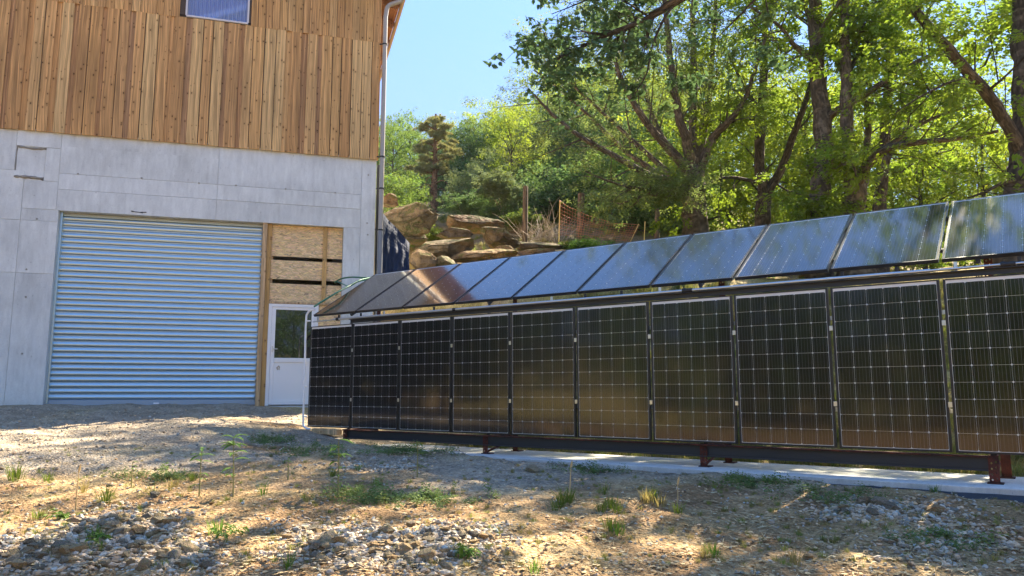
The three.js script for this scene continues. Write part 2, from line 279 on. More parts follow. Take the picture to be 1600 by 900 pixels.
// ---------------------------------------------------------------- the barn
{
  const B = thing('barn_building', 'tall barn with vertical board cladding above a pale concrete ground floor', 'building', null, [-4.8, EYE - .3, -15.3], 16.5 * Math.PI / 180);
  const y = h => h + .3, bx = (t0, t1, h0, h1, z0, z1, r) => r ? rbox(t0, t1, y(h0), y(h1), z0, z1, r) : box(t0, t1, y(h0), y(h1), z0, z1);
  // concrete
  const wall = part('concrete_wall', joined([bx(-9.5, -4, -1, 4.99, -.3, -.012), bx(-4, 1.318, 3.436, 4.99, -.3, -.012), bx(1.318, 1.967, -1, 4.99, -.3, -.012),
    bx(1.70, 1.96, -1, 4.98, -13, -.301), bx(-9.5, -9.2, -1, 4.98, -13, -.301), bx(-9.2, 1.7, -1, 4.98, -13, -12.7)]), Mt.concrete[1], B);
  const P = [[-9.5, -4.624, -1, 2.2], [-9.5, -4.624, 2.206, 3.2], [-9.5, -4.624, 3.206, 4.152], [-9.5, -4.80, 4.158, 4.99], [-4.618, -4.0, -1, 2.2], [-4.618, -4.0, 2.206, 3.2], [-4.618, -4.003, 3.206, 3.43],
    [-4.618, -4.046, 3.436, 3.98], [-4.04, -1.203, 3.43, 3.838], [-1.197, 1.657, 3.43, 3.838], [-4.04, -1.203, 3.843, 4.152], [-1.197, 1.657, 3.843, 4.152], [-4.04, -1.203, 4.158, 4.99], [-1.197, 1.657, 4.158, 4.99],
    [-4.795, -4.046, 4.64, 4.99], [-4.29, -4.046, 3.986, 4.634], [1.318, 1.657, -1, 3.424], [1.663, 1.967, -1, 4.99]];
  P.forEach(([a, b, c, d], i) => { const g = bx(a, b, c, d, -.012, (i % 3) * .0015, .002); uvBox(g, i * 1.37, i * .71); part('concrete_panel', g, Mt.concrete[i % 3], wall); });
  const patch = part('infill_patch', bx(-4.765, -4.30, 4.05, 4.60, -.012, -.006), Mt.concrete[2], wall);
  const rough = (pts, r) => tube(smooth(pts, 10), Array.from({ length: 11 }, () => r * rr(.6, 1.3)), 6, .4); seed(40);
  part('mortar_edge', joined([rough([V(-4.78, y(4.62), -.004), V(-4.5, y(4.60), -.004), V(-4.29, y(4.615), -.004)], .022), rough([V(-4.79, y(4.03), -.004), V(-4.55, y(4.04), -.004), V(-4.30, y(4.02), -.004)], .03), rough([V(-4.78, y(4.6), -.008), V(-4.785, y(4.3), -.008), V(-4.78, y(4.05), -.008)], .010)]), Mt.concreteRough, wall);
  for (const [t, h] of [[-3.72, 4.17], [-2.6, 4.175], [-1.55, 4.155], [-.85, 4.165], [.12, 4.165], [1.12, 4.16], [-4.35, 3.24], [-4.45, 2.27], [-4.4, .7], [-4.42, 1.75], [1.8, 4.6], [1.8, 3.55], [1.82, 3.3]]) { const g = new THREE.CylinderGeometry(.017, .017, .006, 10); g.rotateX(Math.PI / 2); g.translate(t, y(h), .004); part('tie_hole', g, Mt.concreteRough, wall); }
  // a chipped spot on the lintel edge
  part('lintel_chip', rough([V(-2.75, y(3.50), .001), V(-2.6, y(3.485), .001), V(-2.47, y(3.495), .001)], .012), Mt.steelDark, wall);
  // roller door: every slat a curved strip
  const roller = part('roller_door', bx(-4, -.29, -.35, 3.42, -.30, -.288), Mt.galvDull, B);
  const pr = []; const N = 9, PIT = .1105; for (let i = 0; i <= N; i++) { const a = i / N; pr.push([a * PIT * .80, .020 * Math.sin(a * Math.PI) ** .8]); } pr.push([PIT * .86, -.006], [PIT * .93, .004], [PIT, 0]);
  const slatG = (() => {
    const X = [-3.985, -3.955, -3.92, -.33, -.30], pos = [], idx = [];
    X.forEach((x, i) => pr.forEach(([yy, zz]) => pos.push(x, yy, (i === 0 || i === 4 ? .25 : i === 1 ? .75 : 1) * zz)));
    const n = pr.length; for (let i = 0; i < 4; i++) for (let k = 0; k < n - 1; k++) { const A = i * n + k, C = A + n; idx.push(A, C, A + 1, A + 1, C, C + 1); }
    const g = new THREE.BufferGeometry(); g.setAttribute('position', new THREE.Float32BufferAttribute(pos, 3)); g.setIndex(idx); g.computeVertexNormals(); return uvBox(g);
  })();
  for (let k = 0; k < 32; k++) { const m = part('slat', slatG, Mt.galv, roller); m.position.set(0, y(-.145 + k * PIT), -.2 + (hash(k, 3) - .5) * .004); m.rotation.x = (hash(k, 7) - .5) * .025; }
  part('bottom_bar', joined([bx(-3.985, -.30, -.26, -.15, -.215, -.175, .006), bx(-3.985, -.30, -.268, -.255, -.225, -.16, .004)]), M([.36, .43, .50], .6, { metalness: .6 }), roller);
  part('guide_rail', bx(-4.0, -3.955, -.3, 3.43, -.235, -.12, .004), Mt.galv, roller);
  part('door_label', bx(-2.16, -2.06, -.232, -.20, -.175, -.173), Mt.plasticWhite, roller);
  part('shutter_box', bx(-4, -.295, 3.30, 3.43, -.285, -.22), Mt.galvDull, roller);
  // timber post, batten, OSB infill
  part('timber_post_face', bx(-.295, -.205, -.28, 3.43, -.17, -.02, .004), Mt.timber, B);
  part('timber_post_face', bx(-.203, -.115, -.28, 3.43, -.17, -.09, .004), Mt.timberYellow, B);  // side face of the same post, its shaded tone put into the colour
  const infill = part('infill_frame', joined([bx(-.115, 1.318, 1.79, 1.83, -.2, -.09), bx(-.115, -.07, 1.83, 3.43, -.25, -.165)]), Mt.timber, B);
  [[2.771, 3.428], [2.298, 2.692], [1.832, 2.206]].forEach(([a, b], i) => { const g = bx(-.112, 1.314, a, b, -.158, -.14); uvBox(g, i * .43, i * .31); part('chipboard_panel', g, Mt.osb, infill); });
  part('batten', bx(.915, 1.0, 1.83, 3.428, -.139, -.10, .003), Mt.timberYellow, infill);
  for (let k = 0; k < 7; k++) { const g = new THREE.CylinderGeometry(.006, .006, .004, 8); g.rotateX(Math.PI / 2); g.translate(.957 + (k % 2 ? .015 : -.015), y(1.95 + k * .21), -.098); part('screw', g, Mt.steelDark, infill); }
  part('chipboard_panel', bx(.87, 1.314, -.3, 1.788, -.158, -.14), Mt.osb, infill);
  // white door
  const door = part('entrance_door', joined([bx(-.112, -.045, -.27, 1.785, -.19, -.10, .004), bx(.80, .868, -.27, 1.785, -.19, -.10, .004), bx(-.045, .80, 1.72, 1.785, -.19, -.10, .004)]), Mt.plasticWhite, B);
  part('leaf_frame', joined([bx(-.043, .03, -.25, 1.718, -.18, -.115, .005), bx(.735, .798, -.25, 1.718, -.18, -.115, .005), bx(.03, .735, 1.665, 1.718, -.18, -.115, .004), bx(.03, .735, .60, .685, -.18, -.115, .005), bx(.03, .735, -.25, -.17, -.18, -.115, .004)]), Mt.plasticWhite, door);
  part('door_panel', bx(.03, .735, -.17, .60, -.17, -.135), Mt.plasticWhite, door);
  part('door_pane', bx(.03, .735, .685, 1.665, -.16, -.145), Mt.doorGlass, door);
  part('handle', joined([bx(-.025, .005, .80, .92, -.114, -.106, .003), bx(-.015, .09, .855, .872, -.106, -.075, .004)]), Mt.alu, door);
  // round worn sticker: three little brown marks
  seed(44); { const gs = []; for (let k = 0; k < 16; k++) { const a = rr(0, 6.28), r = rr(.015, .04), g = new THREE.CircleGeometry(rr(.006, .013), 7); g.translate(.12 + Math.cos(a) * r * .9, y(.485 + Math.sin(a) * r * 1.2), -.133); gs.push(g); } part('worn_sticker', joined(gs), M([.45, .36, .25], .8), door); }
  part('threshold', bx(-.112, .868, -.31, -.272, -.2, -.06, .005), Mt.slab, door);
  // cladding
  seed(21);
  const clad = part('lower_cladding', joined([bx(-9.5, 1.95, 4.992, 7.65, -.3, .008)]), Mt.battenBack, B);
  let t = -9.48;
  const board = (t0, t1, h0, h1, z0, z1, mat, parent, nm) => { const g = rbox(t0, t1, y(h0), y(h1), z0, z1, .003); uvBox(g, -t0 + .02 + rr(0, .94 - (t1 - t0)), -y(h0) + .1 + rr(0, Math.max(0, 2.8 - (h1 - h0)))); const m = part(nm, g, mat, parent); return m; };
  while (t < 1.93) {       // wide boards over set-back ones
    const w = rr(.16, .235), gap = rnd() < .5 ? rr(.075, .13)   : rr(.011, .018), t1 = Math.min(1.965, t + w);
    board(t, t1, 4.935 + rr(-.006, .006), 7.60, .034 + rr(0, .004), .058 + rr(0, .005), Mt.boards[Math.floor(rnd() * 7)], clad, 'board');
    if (gap > .02 && t1 + gap < 1.96) board(t1 - .025, t1 + gap + .025, 4.94 + rr(-.006, .006), 7.60, .010, .031, rnd() < .5 ? Mt.under[Math.floor(rnd() * 3)] : Mt.boards[Math.floor(rnd() * 7)], clad, 'board');
    t = t1 + gap;
  }
  const cladU = part('upper_cladding', joined([bx(-9.5, -1.97, 7.66, 9.2, -.3, .035), bx(-.77, 1.95, 7.66, 9.2, -.3, .035), bx(-1.97, -.77, 9.05, 9.2, -.3, .035),
    (() => { const s = new THREE.Shape([new THREE.Vector2(-9.5, y(9.2)), new THREE.Vector2(1.95, y(9.2)), new THREE.Vector2(-3.8, y(11.0))]); const g = new THREE.ExtrudeGeometry(s, { depth: .3, bevelEnabled: false }).toNonIndexed(); g.translate(0, 0, -.3); return mergeVertices(uvBox(g)); })()].map(g => { g = g.index ? g.toNonIndexed() : g; return g; })), Mt.battenBack, B);
  t = -9.48;
  while (t < 1.95) {
    const w = rr(.135, .165), t1 = Math.min(1.985, t + w - .007), inWin = t1 > -1.95 && t < -.79;
    const roofH = 9.0 + (Math.min(t - -9.5, 1.95 - t1 + .05) > 0 ? Math.max(0, Math.min(t + 9.5, 1.95 - t1)) * .31 : 0);
    if (!inWin) board(t, t1, 7.585 + rr(-.005, .005), roofH, .040, .062 + rr(0, .005), Mt.boards[[0, 2, 3, 5, 6, 1, 5][Math.floor(rnd() * 7)]], cladU, 'board');
    else board(Math.max(t, -1.95), Math.min(t1, -.79), 9.05, roofH, .040, .062, Mt.boards[Math.floor(rnd() * 7)], cladU, 'board');
    t = t1 + .007;
  }
  // corrugated light panel with a brace behind it
  const win = part('window', joined([bx(-1.97, -.77, 7.615, 7.655, .02, .075, .004), bx(-1.985, -1.95, 7.66, 9.04, .0, .058), bx(-.79, -.755, 7.66, 9.04, .0, .058)]), M([.62, .60, .62], .6), B);
  { const n = 96, pos = [], idx = []; for (let i = 0; i <= n; i++) for (const h of [7.655, 9.04]) pos.push(-1.95 + 1.16 * i / n, y(h), .035 + .021 * Math.sin(i / n * 2 * Math.PI * 15)); for (let i = 0; i < n; i++) { const a = 2 * i; idx.push(a, a + 2, a + 1, a + 1, a + 2, a + 3); }
    const g = new THREE.BufferGeometry(); g.setAttribute('position', new THREE.Float32BufferAttribute(pos, 3)); g.setIndex(idx); g.computeVertexNormals(); uvBox(g);
    part('corrugated_pane', g, M([.50, .62, .90], .2, { transmission: .6, thickness: 0, side: THREE.DoubleSide }), win); }
  part('brace', (() => { const g = box(-.9, .9, -.06, .06, -.02, .02); g.rotateZ(.42); g.translate(-1.1, y(7.93), -.06); return g; })(), Mt.pvc, win);
  part('dim_interior_back', bx(-1.95, -.79, 7.66, 9.04, -.3, -.12), M([.09, .16, .40], .5), win);  // added dark-blue back, the dim interior behind the pane put into colour
  // side walls above, roof, soffit and rafters
  part('side_wall', joined([bx(1.70, 1.945, 4.985, 9.0, -13, -.301), bx(-9.5, -9.3, 4.985, 9.0, -13, -.301), bx(-9.3, 1.7, 4.985, 9.2, -13, -12.8)]), Mt.boards[5], B);
  const roof = part('roof', (() => { const g = []; for (const sd of [1, -1]) { const L = Math.hypot(6.3, 1.96), a = Math.atan2(1.96, 6.3); const b = box(-L / 2, L / 2, 0, .16, -13.4, .55); b.rotateZ(-sd * a); b.translate(-3.8 + sd * 3.15, y(10.06), 0); g.push(b); } return joined(g); })(), Mt.roof, B);
  for (let k = 0; k < 12; k++) { const g = box(-.55, 0, -.09, .09, -.04, .04); g.rotateZ(-.30); g.translate(2.47, y(8.86), .25 - k * .95); part('rafter', g, Mt.soffit, roof); }
  part('soffit_boarding', (() => { const g = box(-.62, .02, 0, .02, -13.2, .5); g.rotateZ(-.30); g.translate(2.48, y(8.99), 0); return g; })(), Mt.soffit, roof);
  part('gutter', (() => { const g = new THREE.CylinderGeometry(.07, .07, 13.8, 14, 1, true, Math.PI, Math.PI); g.rotateX(Math.PI / 2); g.rotateZ(0); g.translate(2.56, y(8.92), -6.4); return g; })(), Mt.pipeBeige, roof);
  part('corner_trim', bx(1.968, 1.995, 4.95, 8.9, -.06, .045, .003), Mt.boards[2], B);
  // rainwater pipes
  const pp = smooth([V(2.54, y(8.88), .1), V(2.4, y(8.62), .09), V(2.13, y(8.45), .08), V(2.075, y(8.2), .08)], 14);
  const pipe = part('downpipe', joined([tube(pp, .05, 14), tube([V(2.075, y(8.2), .08), V(2.075, y(3.35), .08)], .05, 16)]), Mt.pipeBeige, B);
  part('lower_pipe', tube([V(2.075, y(3.4), .08), V(2.075, y(-.5), .08)], .057, 16), Mt.pipeGrey, pipe);
  for (const h of [7.55, 5.0, 4.3, 3.4, 2.3]) part('pipe_clamp', (() => { const g = joined([tube([V(2.075, y(h) - .015, .08), V(2.075, y(h) + .015, .08)], .062, 14), box(1.96, 2.04, y(h) - .012, y(h) + .012, .06, .08)]); return g; })(), Mt.black, pipe);
  part('vent_pipe', tube([V(2.04, y(4.9), -.22), V(2.04, y(-.5), -.22)], .04, 10), Mt.black, B);
}

// ---------------------------------------------------------------- solar rack
const rackTurn = Math.atan2(-ROW.dz * -1, ROW.dx);   // checked below with rowXZ
const RACK_Y = EYE - .835;                               // top of the slab
const rowPos = (s, h, q) => { const [x, z] = rowXZ(s, q); return V(x, EYE + h, -z); };
const ROWTURN = -Math.atan2(-ROW.dz, ROW.dx);
{
  const slab = new THREE.Mesh(rbox(.9, 15, -.22, 0, -.88, .31, .012), Mt.slab); slab.name = 'concrete_slab'; slab.position.copy(rowPos(0, -.835, 0)); slab.rotation.y = ROWTURN; scene.add(slab);
  tag(slab, 'long pale concrete slab strip under the solar rack', 'slab', null, 'structure');
}
{
  const [ox, oz] = rowXZ(0, 0);
  const R = thing('solar_rack', 'low steel rack with rusty perforated posts carrying two rows of solar panels', 'rack', null, [ox, RACK_Y, -oz], ROWTURN);
  const y = h => h + .835;        // local z points to the photographer's side: z = -q
  // beam: dark web with a rusty top flange
  const beam = part('beam', joined([box(.88, 9.55, y(-.715), y(-.600), -.03, -.018), box(.88, 9.55, y(-.722), y(-.710), -.055, .012)]), Mt.steelDark, R);
  part('top_flange', rbox(.86, 9.56, y(-.600), y(-.584), -.075, .03, .003), Mt.rust, beam);
  const plate = (w, h) => { const s = new THREE.Shape([new THREE.Vector2(0, 0), new THREE.Vector2(w, 0), new THREE.Vector2(w, h), new THREE.Vector2(0, h)]);
    for (let k = 0; k < Math.floor(h / .05); k++) for (const u of [.3, .72]) { const a = w * u, b = .025 + k * .05 + (u > .5 ? .012 : 0), p = new THREE.Path(), W = .010, L = .014; p.moveTo(a - W, b); p.lineTo(a, b - L * .8); p.lineTo(a + W, b); p.lineTo(a, b + L * .8); p.closePath(); if (b + L < h) s.holes.push(p); }
    const g = new THREE.ExtrudeGeometry(s, { depth: .004, bevelEnabled: false }); return g; };
  const angle = (w, h) => { const a = plate(w, h), b = plate(w, h); b.rotateY(Math.PI / 2); b.translate(0, 0, 0); const g = joined([a, b]); return g; };
  const st = [.86, 3.66, 6.77, 9.55];
  const pf = angle(.085, .245), pr = angle(.085, .27), pu = angle(.075, 2.33), foot = rbox(-.02, .11, 0, .012, -.11, .02, .003);
  for (const s of st) {
    const p = part('post', pf, Mt.rust, R); p.position.set(s, .012, .0); part('foot_plate', foot, Mt.rust, p).position.set(0, -.012, 0);
    const b = part('post', pr, Mt.rust, R); b.position.set(s + .06, .012, -.62); part('foot_plate', foot, Mt.rust, b).position.set(0, -.012, 0);
    const u = part('upright', pu, Mt.rust, R); u.position.set(s + .06, .03, -.62);
    const v = part('upright', angle(.05, 1.74), Mt.steelDark, R); v.position.set(s + .02, .25, -.07);
    part('cross_member', rbox(s + .0, s + .05, y(-.62), y(-.585), -.66, -.06, .003), Mt.rust, R);
    part('brace', tube([V(s + .05, .03, -.03), V(s + .05, .16, -.60)], .016, 6), Mt.rust, R);
    const ang = .5573, L = 1.7, g = box(0, L, -.02, .02, -.02, .02); g.rotateZ(ang); g.rotateY(Math.PI / 2); g.translate(s + .05, y(1.235), -.05); part('arm', g, Mt.steelDark, R);
  }
  for (const h of [-.2, .75]) part('cross_rail', rbox(.0, 10.4, y(h), y(h) + .04, -.075, -.04, .003), Mt.alu, R);
  // purlins under the tilted row
  for (const d of [.35, 1.25]) { const a = .5573, c = [y(1.286) - .055 * Math.cos(a) + d * Math.sin(a), -(.035 + d * Math.cos(a) + .055 * Math.sin(a))]; const g = rbox(-.02, 10.4, -.02, .02, -.02, .02, .003); g.rotateX(a); g.translate(0, c[0], c[1]); part('purlin', g, Mt.steelDark, R); }
  // top rail and the pipe running along it
  part('top_rail', joined([box(.93, 10.9, y(1.096), y(1.150), -.035, -.029), box(.93, 10.9, y(1.150), y(1.156), -.035, .02), box(.93, 10.9, y(1.096), y(1.101), -.035, .006)]), Mt.steelDark, R);
  const pipe = part('cable_pipe', joined([tube([V(.55, y(1.178), -.005), V(9.2, y(1.180), -.005)], .019, 12), tube([V(9.2, y(1.180), -.005), V(10.8, y(1.186), -.005)], .012, 12), tube([V(.02, y(1.168), -.02), V(.6, y(1.176), -.005)], .010, 10)]), Mt.galvDull, R);
  for (const [s, r, l] of [[6.62, .027, .12], [9.78, .026, .12], [.62, .024, .06], [3.1, .024, .05]]) part('coupling', tube([V(s, y(1.179), -.005), V(s + l * .3, y(1.179), -.005), V(s + l * .3 + .001, y(1.179), -.005), V(s + l, y(1.179), -.005)], [r * 1.2, r * 1.2, r, r], 12), Mt.black, pipe);
  // support stubs between the top rail and the tilted row
  for (let k = 0; k <= 20; k++) { const s = .1 + k * .5165; if (hash(k, 77) < .62) part('clip', rbox(s, s + .03, y(1.156), y(1.25), -.05, -.03, .003), k % 3 ? Mt.black : Mt.alu, R); }
}
// one panel: frame, back sheet and sixty cells; local x across, y up the panel, z out of its face
const PW = 1.004, PH = 1.65;
const panelProto = (() => {
  const g = new THREE.Group();
  const fr = part('frame', joined([rbox(0, .023, 0, PH, -.035, .003, .0015), rbox(PW - .023, PW, 0, PH, -.035, .003, .0015), rbox(.023, PW - .023, 0, .019, -.035, .003, .0015), rbox(.023, PW - .023, PH - .013, PH, -.035, .003, .0015)]), Mt.frameBlack, g);
  const sheet = part('back_sheet', box(.012, PW - .012, .012, PH - .012, -.006, -.002), Mt.sheet, g);
  const c = .1564, k = .009, s = new THREE.Shape([[k, 0], [c - k, 0], [c, k], [c, c - k], [c - k, c], [k, c], [0, c - k], [0, k]].map(p => new THREE.Vector2(...p)));
  const cg = new THREE.ExtrudeGeometry(s, { depth: .0012, bevelEnabled: false });
  const pit = .1586, x0 = (PW - 6 * pit) / 2 + (pit - c) / 2, y0 = .024;
  for (let j = 0; j < 10; j++) for (let i = 0; i < 6; i++) { const m = part('cell', cg, Mt.cell, sheet); m.position.set(x0 + i * pit, y0 + j * pit, -.0018); }
  return g;
})();
const ORD = ['first', 'second', 'third', 'fourth', 'fifth', 'sixth', 'seventh', 'eighth', 'ninth', 'tenth'];
for (let i = 0; i < 10; i++) {
  const p = panelProto.clone(); p.name = numbered('solar_module'); p.position.copy(rowPos(i * 1.0328 + .004, -.566, -.004)); p.rotation.set(0, ROWTURN + (hash(i, 51) - .5) * .006, (hash(i, 52) - .5) * .004); scene.add(p);
  tag(p, `upright black solar panel in the lower row, ${ORD[i]} from the white pipe`, 'solar panel', 'upright solar panels of the lower row');
  const gaps = [.42, 1.2]; if (i < 9) for (const h of gaps) part('clamp', rbox(PW - .004, PW + .03, h, h + .05, -.004, .008, .002), Mt.alu, p);
}
{
  const e = new THREE.Euler(-(Math.PI / 2 - .5573), ROWTURN, 0, 'YXZ');
  for (let i = 0; i < 10; i++) {
    const p = panelProto.clone(); p.name = numbered('solar_module'); p.position.copy(rowPos(i * 1.0328 + .004, 1.286, .035)); p.rotation.copy(e); scene.add(p);
    tag(p, `tilted solar panel in the upper row, ${ORD[i]} from the barn`, 'solar panel', 'tilted solar panels of the upper row');
  }
}
// white conduit down the end of the rack, green hose, timber block, plastic sheet
{
  const c = [[.11, 1.37, -.03], [.02, 1.36, -.04], [-.055, 1.30, -.05], [-.075, 1.18, -.05], [-.07, .6, -.05], [-.06, 0, -.05], [-.055, -.45, -.05], [-.04, -.55, -.05], [.04, -.59, -.05], [.12, -.60, -.04]].map(a => rowPos(a[0], a[1], a[2]));
  const cd = thing('cable_conduit', 'white plastic conduit bent down the end of the solar rack', 'conduit');
  part('pipe', tube(smooth(c, 60), .017, 12), Mt.pvc, cd);
  for (const h of [1.18, .1, -.4]) part('pipe_clip', tube([rowPos(-.066, h, -.05), rowPos(.01, h, -.03)], .012, 8), Mt.pvc, cd);
  const hz = [at(491, 479, 12.85), at(505, 470, 13.0), at(525, 458, 13.2), at(545, 447, 13.6), at(562, 438, 14.1), at(578, 434, 14.7), at(568, 434, 15.0), at(552, 433, 15.15), at(540, 434, 15.3), at(530, 437, 15.5), at(523, 441.5, 15.62)];
  top('garden_hose', tube(smooth(hz, 70), .016, 10), Mt.hose, 'green hose looping from the barn wall slot to the solar rack', 'hose');
  const h2 = [at(527, 440, 15.55), at(536, 444, 15.4), at(546, 447, 15.2), at(560, 440, 14.9), at(580, 436, 14.6)];
  top('garden_hose', tube(smooth(h2, 30), .011, 8), M([.05, .25, .20], .4), 'thin blue-green hose sagging across the pale concrete column', 'hose');
  const g = rbox(-.30, .30, 0, .085, -.06, .06, .006), b = top('timber_block', g, Mt.timber, 'short timber block under the door end of the solar rack', 'timber block');
  b.position.copy(rowPos(.47, -.672, .0)); b.rotation.y = ROWTURN;
  seed(61); const pts = [], nn = 70, pos = [], idx = [];
  for (let i = 0; i <= nn; i++) { const s = 7.2 + i * .07, w = fbm(i * .22, 3, 3); const base = rowPos(s, -.905, -.325); for (let k = 0; k < 5; k++) { const q = k / 4; pos.push(...V(0, 0, 0).copy(base).add(V(.3 * q * -.12 * ROW.dz * -1 + (noise(i * .6, k) - .5) * .03, (q < .5 ? .015 : 0) - q * .07 + (noise(i * .5 + 9, k * 1.3) - .5) * .045 * (q > 0 ? 1 : .2), .10 * q + (noise(i * .8, k + 20) - .5) * .03)).toArray()); if (i && k) { const A = (i - 1) * 5 + k - 1; idx.push(A, A + 1, A + 5, A + 1, A + 6, A + 5); } } }
  const sg = new THREE.BufferGeometry(); sg.setAttribute('position', new THREE.Float32BufferAttribute(pos, 3)); sg.setIndex(idx); sg.computeVertexNormals(); uvBox(sg);
  top('plastic_sheet', sg, M([.02, .021, .026], .4, { side: THREE.DoubleSide }), 'black plastic sheeting crumpled along the foot of the concrete slab', 'plastic sheet');
}
// dimpled black membrane draped beside the barn
{
  const U = [[at(597, 330, 16.2), at(606, 343, 16.4), at(616, 352, 16.5), at(628, 366, 16.6), at(640, 380, 16.6)], [at(596, 380, 16.1), at(605, 385, 16.2), at(616, 390, 16.3), at(628, 398, 16.35), at(639, 404, 16.4)], [at(595, 440, 15.95), at(606, 440, 16.0), at(618, 440, 16.05), at(630, 440, 16.1), at(642, 440, 16.15)]].map(p => smooth(p, 28));
  const pos = [], uv = [], idx = [], n = 29, rows = 30;
  for (let r = 0; r <= rows; r++) for (let i = 0; i < n; i++) { const t = r / rows * 2, k = Math.min(1, Math.floor(t)), f = t - k, p = V(0, 0, 0).lerpVectors(U[k][i], U[k + 1][i], f); p.z += .035 * Math.sin(i * .85 + r * .12) * (.4 + .6 * r / rows) + (fbm(i * .3, r * .2, 2) - .5) * .12; pos.push(p.x, p.y, p.z); uv.push(i * .06, r * .06); if (r && i) { const A = (r - 1) * n + i - 1; idx.push(A, A + n, A + 1, A + 1, A + n, A + n + 1); } }
  const g = new THREE.BufferGeometry(); g.setAttribute('position', new THREE.Float32BufferAttribute(pos, 3)); g.setAttribute('uv', new THREE.Float32BufferAttribute(uv, 2)); g.setIndex(idx); g.computeVertexNormals();
  Mt.membrane.bumpMap = tex(128, 128, (i, j) => { const x = (i / 16) % 1 - .5, y = (j / 16) % 1 - .5; return Math.max(0, 1 - Math.hypot(x, y) * 2.6); }, false); Mt.membrane.bumpScale = .006;
  top('drainage_membrane', g, Mt.membrane, 'dark dimpled membrane draped down the bank beside the barn downpipe', 'membrane');
}

// ---------------------------------------------------------------- boulders
function rockGeo(sd, w, h, d, cut = 13, det = 6) {
  seed(sd); let g = new THREE.IcosahedronGeometry(1, det); g.deleteAttribute('uv'); g.deleteAttribute('normal'); g = mergeVertices(g, 1e-4); const p = g.attributes.position, v = V(0, 0, 0);
  const planes = Array.from({ length: cut }, () => [V(gauss(), gauss() * .8, gauss()).normalize(), rr(.42, .78)]);
  for (let i = 0; i < p.count; i++) {
    v.fromBufferAttribute(p, i);
    for (const [n, o] of planes) { const e = v.dot(n) - o; if (e > 0) v.addScaledVector(n, -e * .92); }
    const k = 1 + .22 * (fbm(v.x * 2.1 + sd, v.y * 2.1 + v.z * 1.7, 3) - .5) + .16 * (fbm(v.x * 7 + sd, v.y * 9 - v.z * 6, 3) - .5); v.multiplyScalar(k);
    p.setXYZ(i, v.x * w, v.y * h, v.z * d);
  }
  g.computeVertexNormals(); return toCreasedNormals(uvBox(g), .45);
}
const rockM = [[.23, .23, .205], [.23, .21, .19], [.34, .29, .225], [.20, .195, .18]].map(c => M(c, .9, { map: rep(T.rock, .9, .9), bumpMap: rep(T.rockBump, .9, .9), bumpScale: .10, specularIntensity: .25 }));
const BOUL = [
  [643, 345, 19.2, 48, 30, 0, -8, 'large mossy grey-brown boulder leaning against the bank beside the downpipe'],
  [731, 351, 20.6, 50, 13, 1, 3, 'long flat brown slab of rock topping the boulder pile'],
  [779, 372, 19.6, 36, 17, 3, 2, 'rounded oblong boulder with a flat front, below the flat slab'],
  [703, 388, 18.8, 48, 20, 0, -4, 'broad rounded tan boulder low in the pile'],
  [657, 405, 17.8, 24, 24, 2, 0, 'pointed orange-tan rock beside the black membrane'],
  [748, 401, 18.4, 52, 12, 2, -3, 'pale flat rock showing just above the tilted panels'],
  [609, 316, 20.4, 14, 13, 1, 10, 'small reddish rock behind the downpipe above the large boulder'],
  [788, 393, 19.0, 16, 9, 2, 0, 'small pale rock under the oblong boulder'],
  [648, 374, 19.4, 22, 10, 3, 0, 'dark wedge added for the shaded gap under the mossy boulder'],  // dark rock shape stands in for shade in the gap
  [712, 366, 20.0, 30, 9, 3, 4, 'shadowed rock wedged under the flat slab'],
  [836, 398, 19.2, 34, 8, 2, -5, 'low earthy rock half buried at the terrace edge'],
  [845, 386, 20.4, 40, 9, 0, 3, 'flat grey slab at the far end of the boulder pile'],
  [870, 397, 19.4, 30, 8, 3, -2, 'low dark rock beside the terrace weeds'],
  [690, 412, 18.0, 30, 12, 0, 0, 'tan rock between the pointed rock and the pale flat rock'],
];
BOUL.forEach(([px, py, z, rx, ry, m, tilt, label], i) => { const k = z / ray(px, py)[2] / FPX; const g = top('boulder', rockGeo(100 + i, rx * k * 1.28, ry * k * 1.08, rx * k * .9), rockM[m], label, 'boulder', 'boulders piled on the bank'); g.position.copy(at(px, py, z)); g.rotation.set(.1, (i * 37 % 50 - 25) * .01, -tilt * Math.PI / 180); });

// ---------------------------------------------------------------- leaves, trees
function spray(sd, n, len, ll, lw, tilt = .6) {          // a twig's worth of folded leaves
  seed(sd); const pos = [], m = new THREE.Matrix4(), e = new THREE.Euler(), q = new THREE.Quaternion();
  const add = (a, b, c) => pos.push(...a.toArray(), ...b.toArray(), ...c.toArray());
  for (let i = 0; i < n; i++) {
    const x = len * (.08 + .92 * Math.pow(rnd(), .8)), sd2 = i % 2 ? 1 : -1, L = ll * rr(.7, 1.25), W = lw * rr(.75, 1.2);
    e.set(gauss() * tilt, sd2 * rr(.3, 1.3), gauss() * tilt * .9 - .15, 'YXZ'); m.makeRotationFromEuler(e); m.setPosition(x * rr(.85, 1), gauss() * len * .16, gauss() * len * .26);
    const P = (a, b, c) => V(a * L, b, c * W).applyMatrix4(m), B = P(0, 0, 0), A = P(.42, W * .18, .5), C = P(.42, W * .18, -.5), Tp = P(1, -L * .12, 0), Md = P(.5, -W * .02, 0);
    add(B, Md, A); add(Md, Tp, A); add(B, C, Md); add(Md, C, Tp);
  }
  const g = new THREE.BufferGeometry(); g.setAttribute('position', new THREE.Float32BufferAttribute(pos, 3)); g.computeVertexNormals(); return g;
}
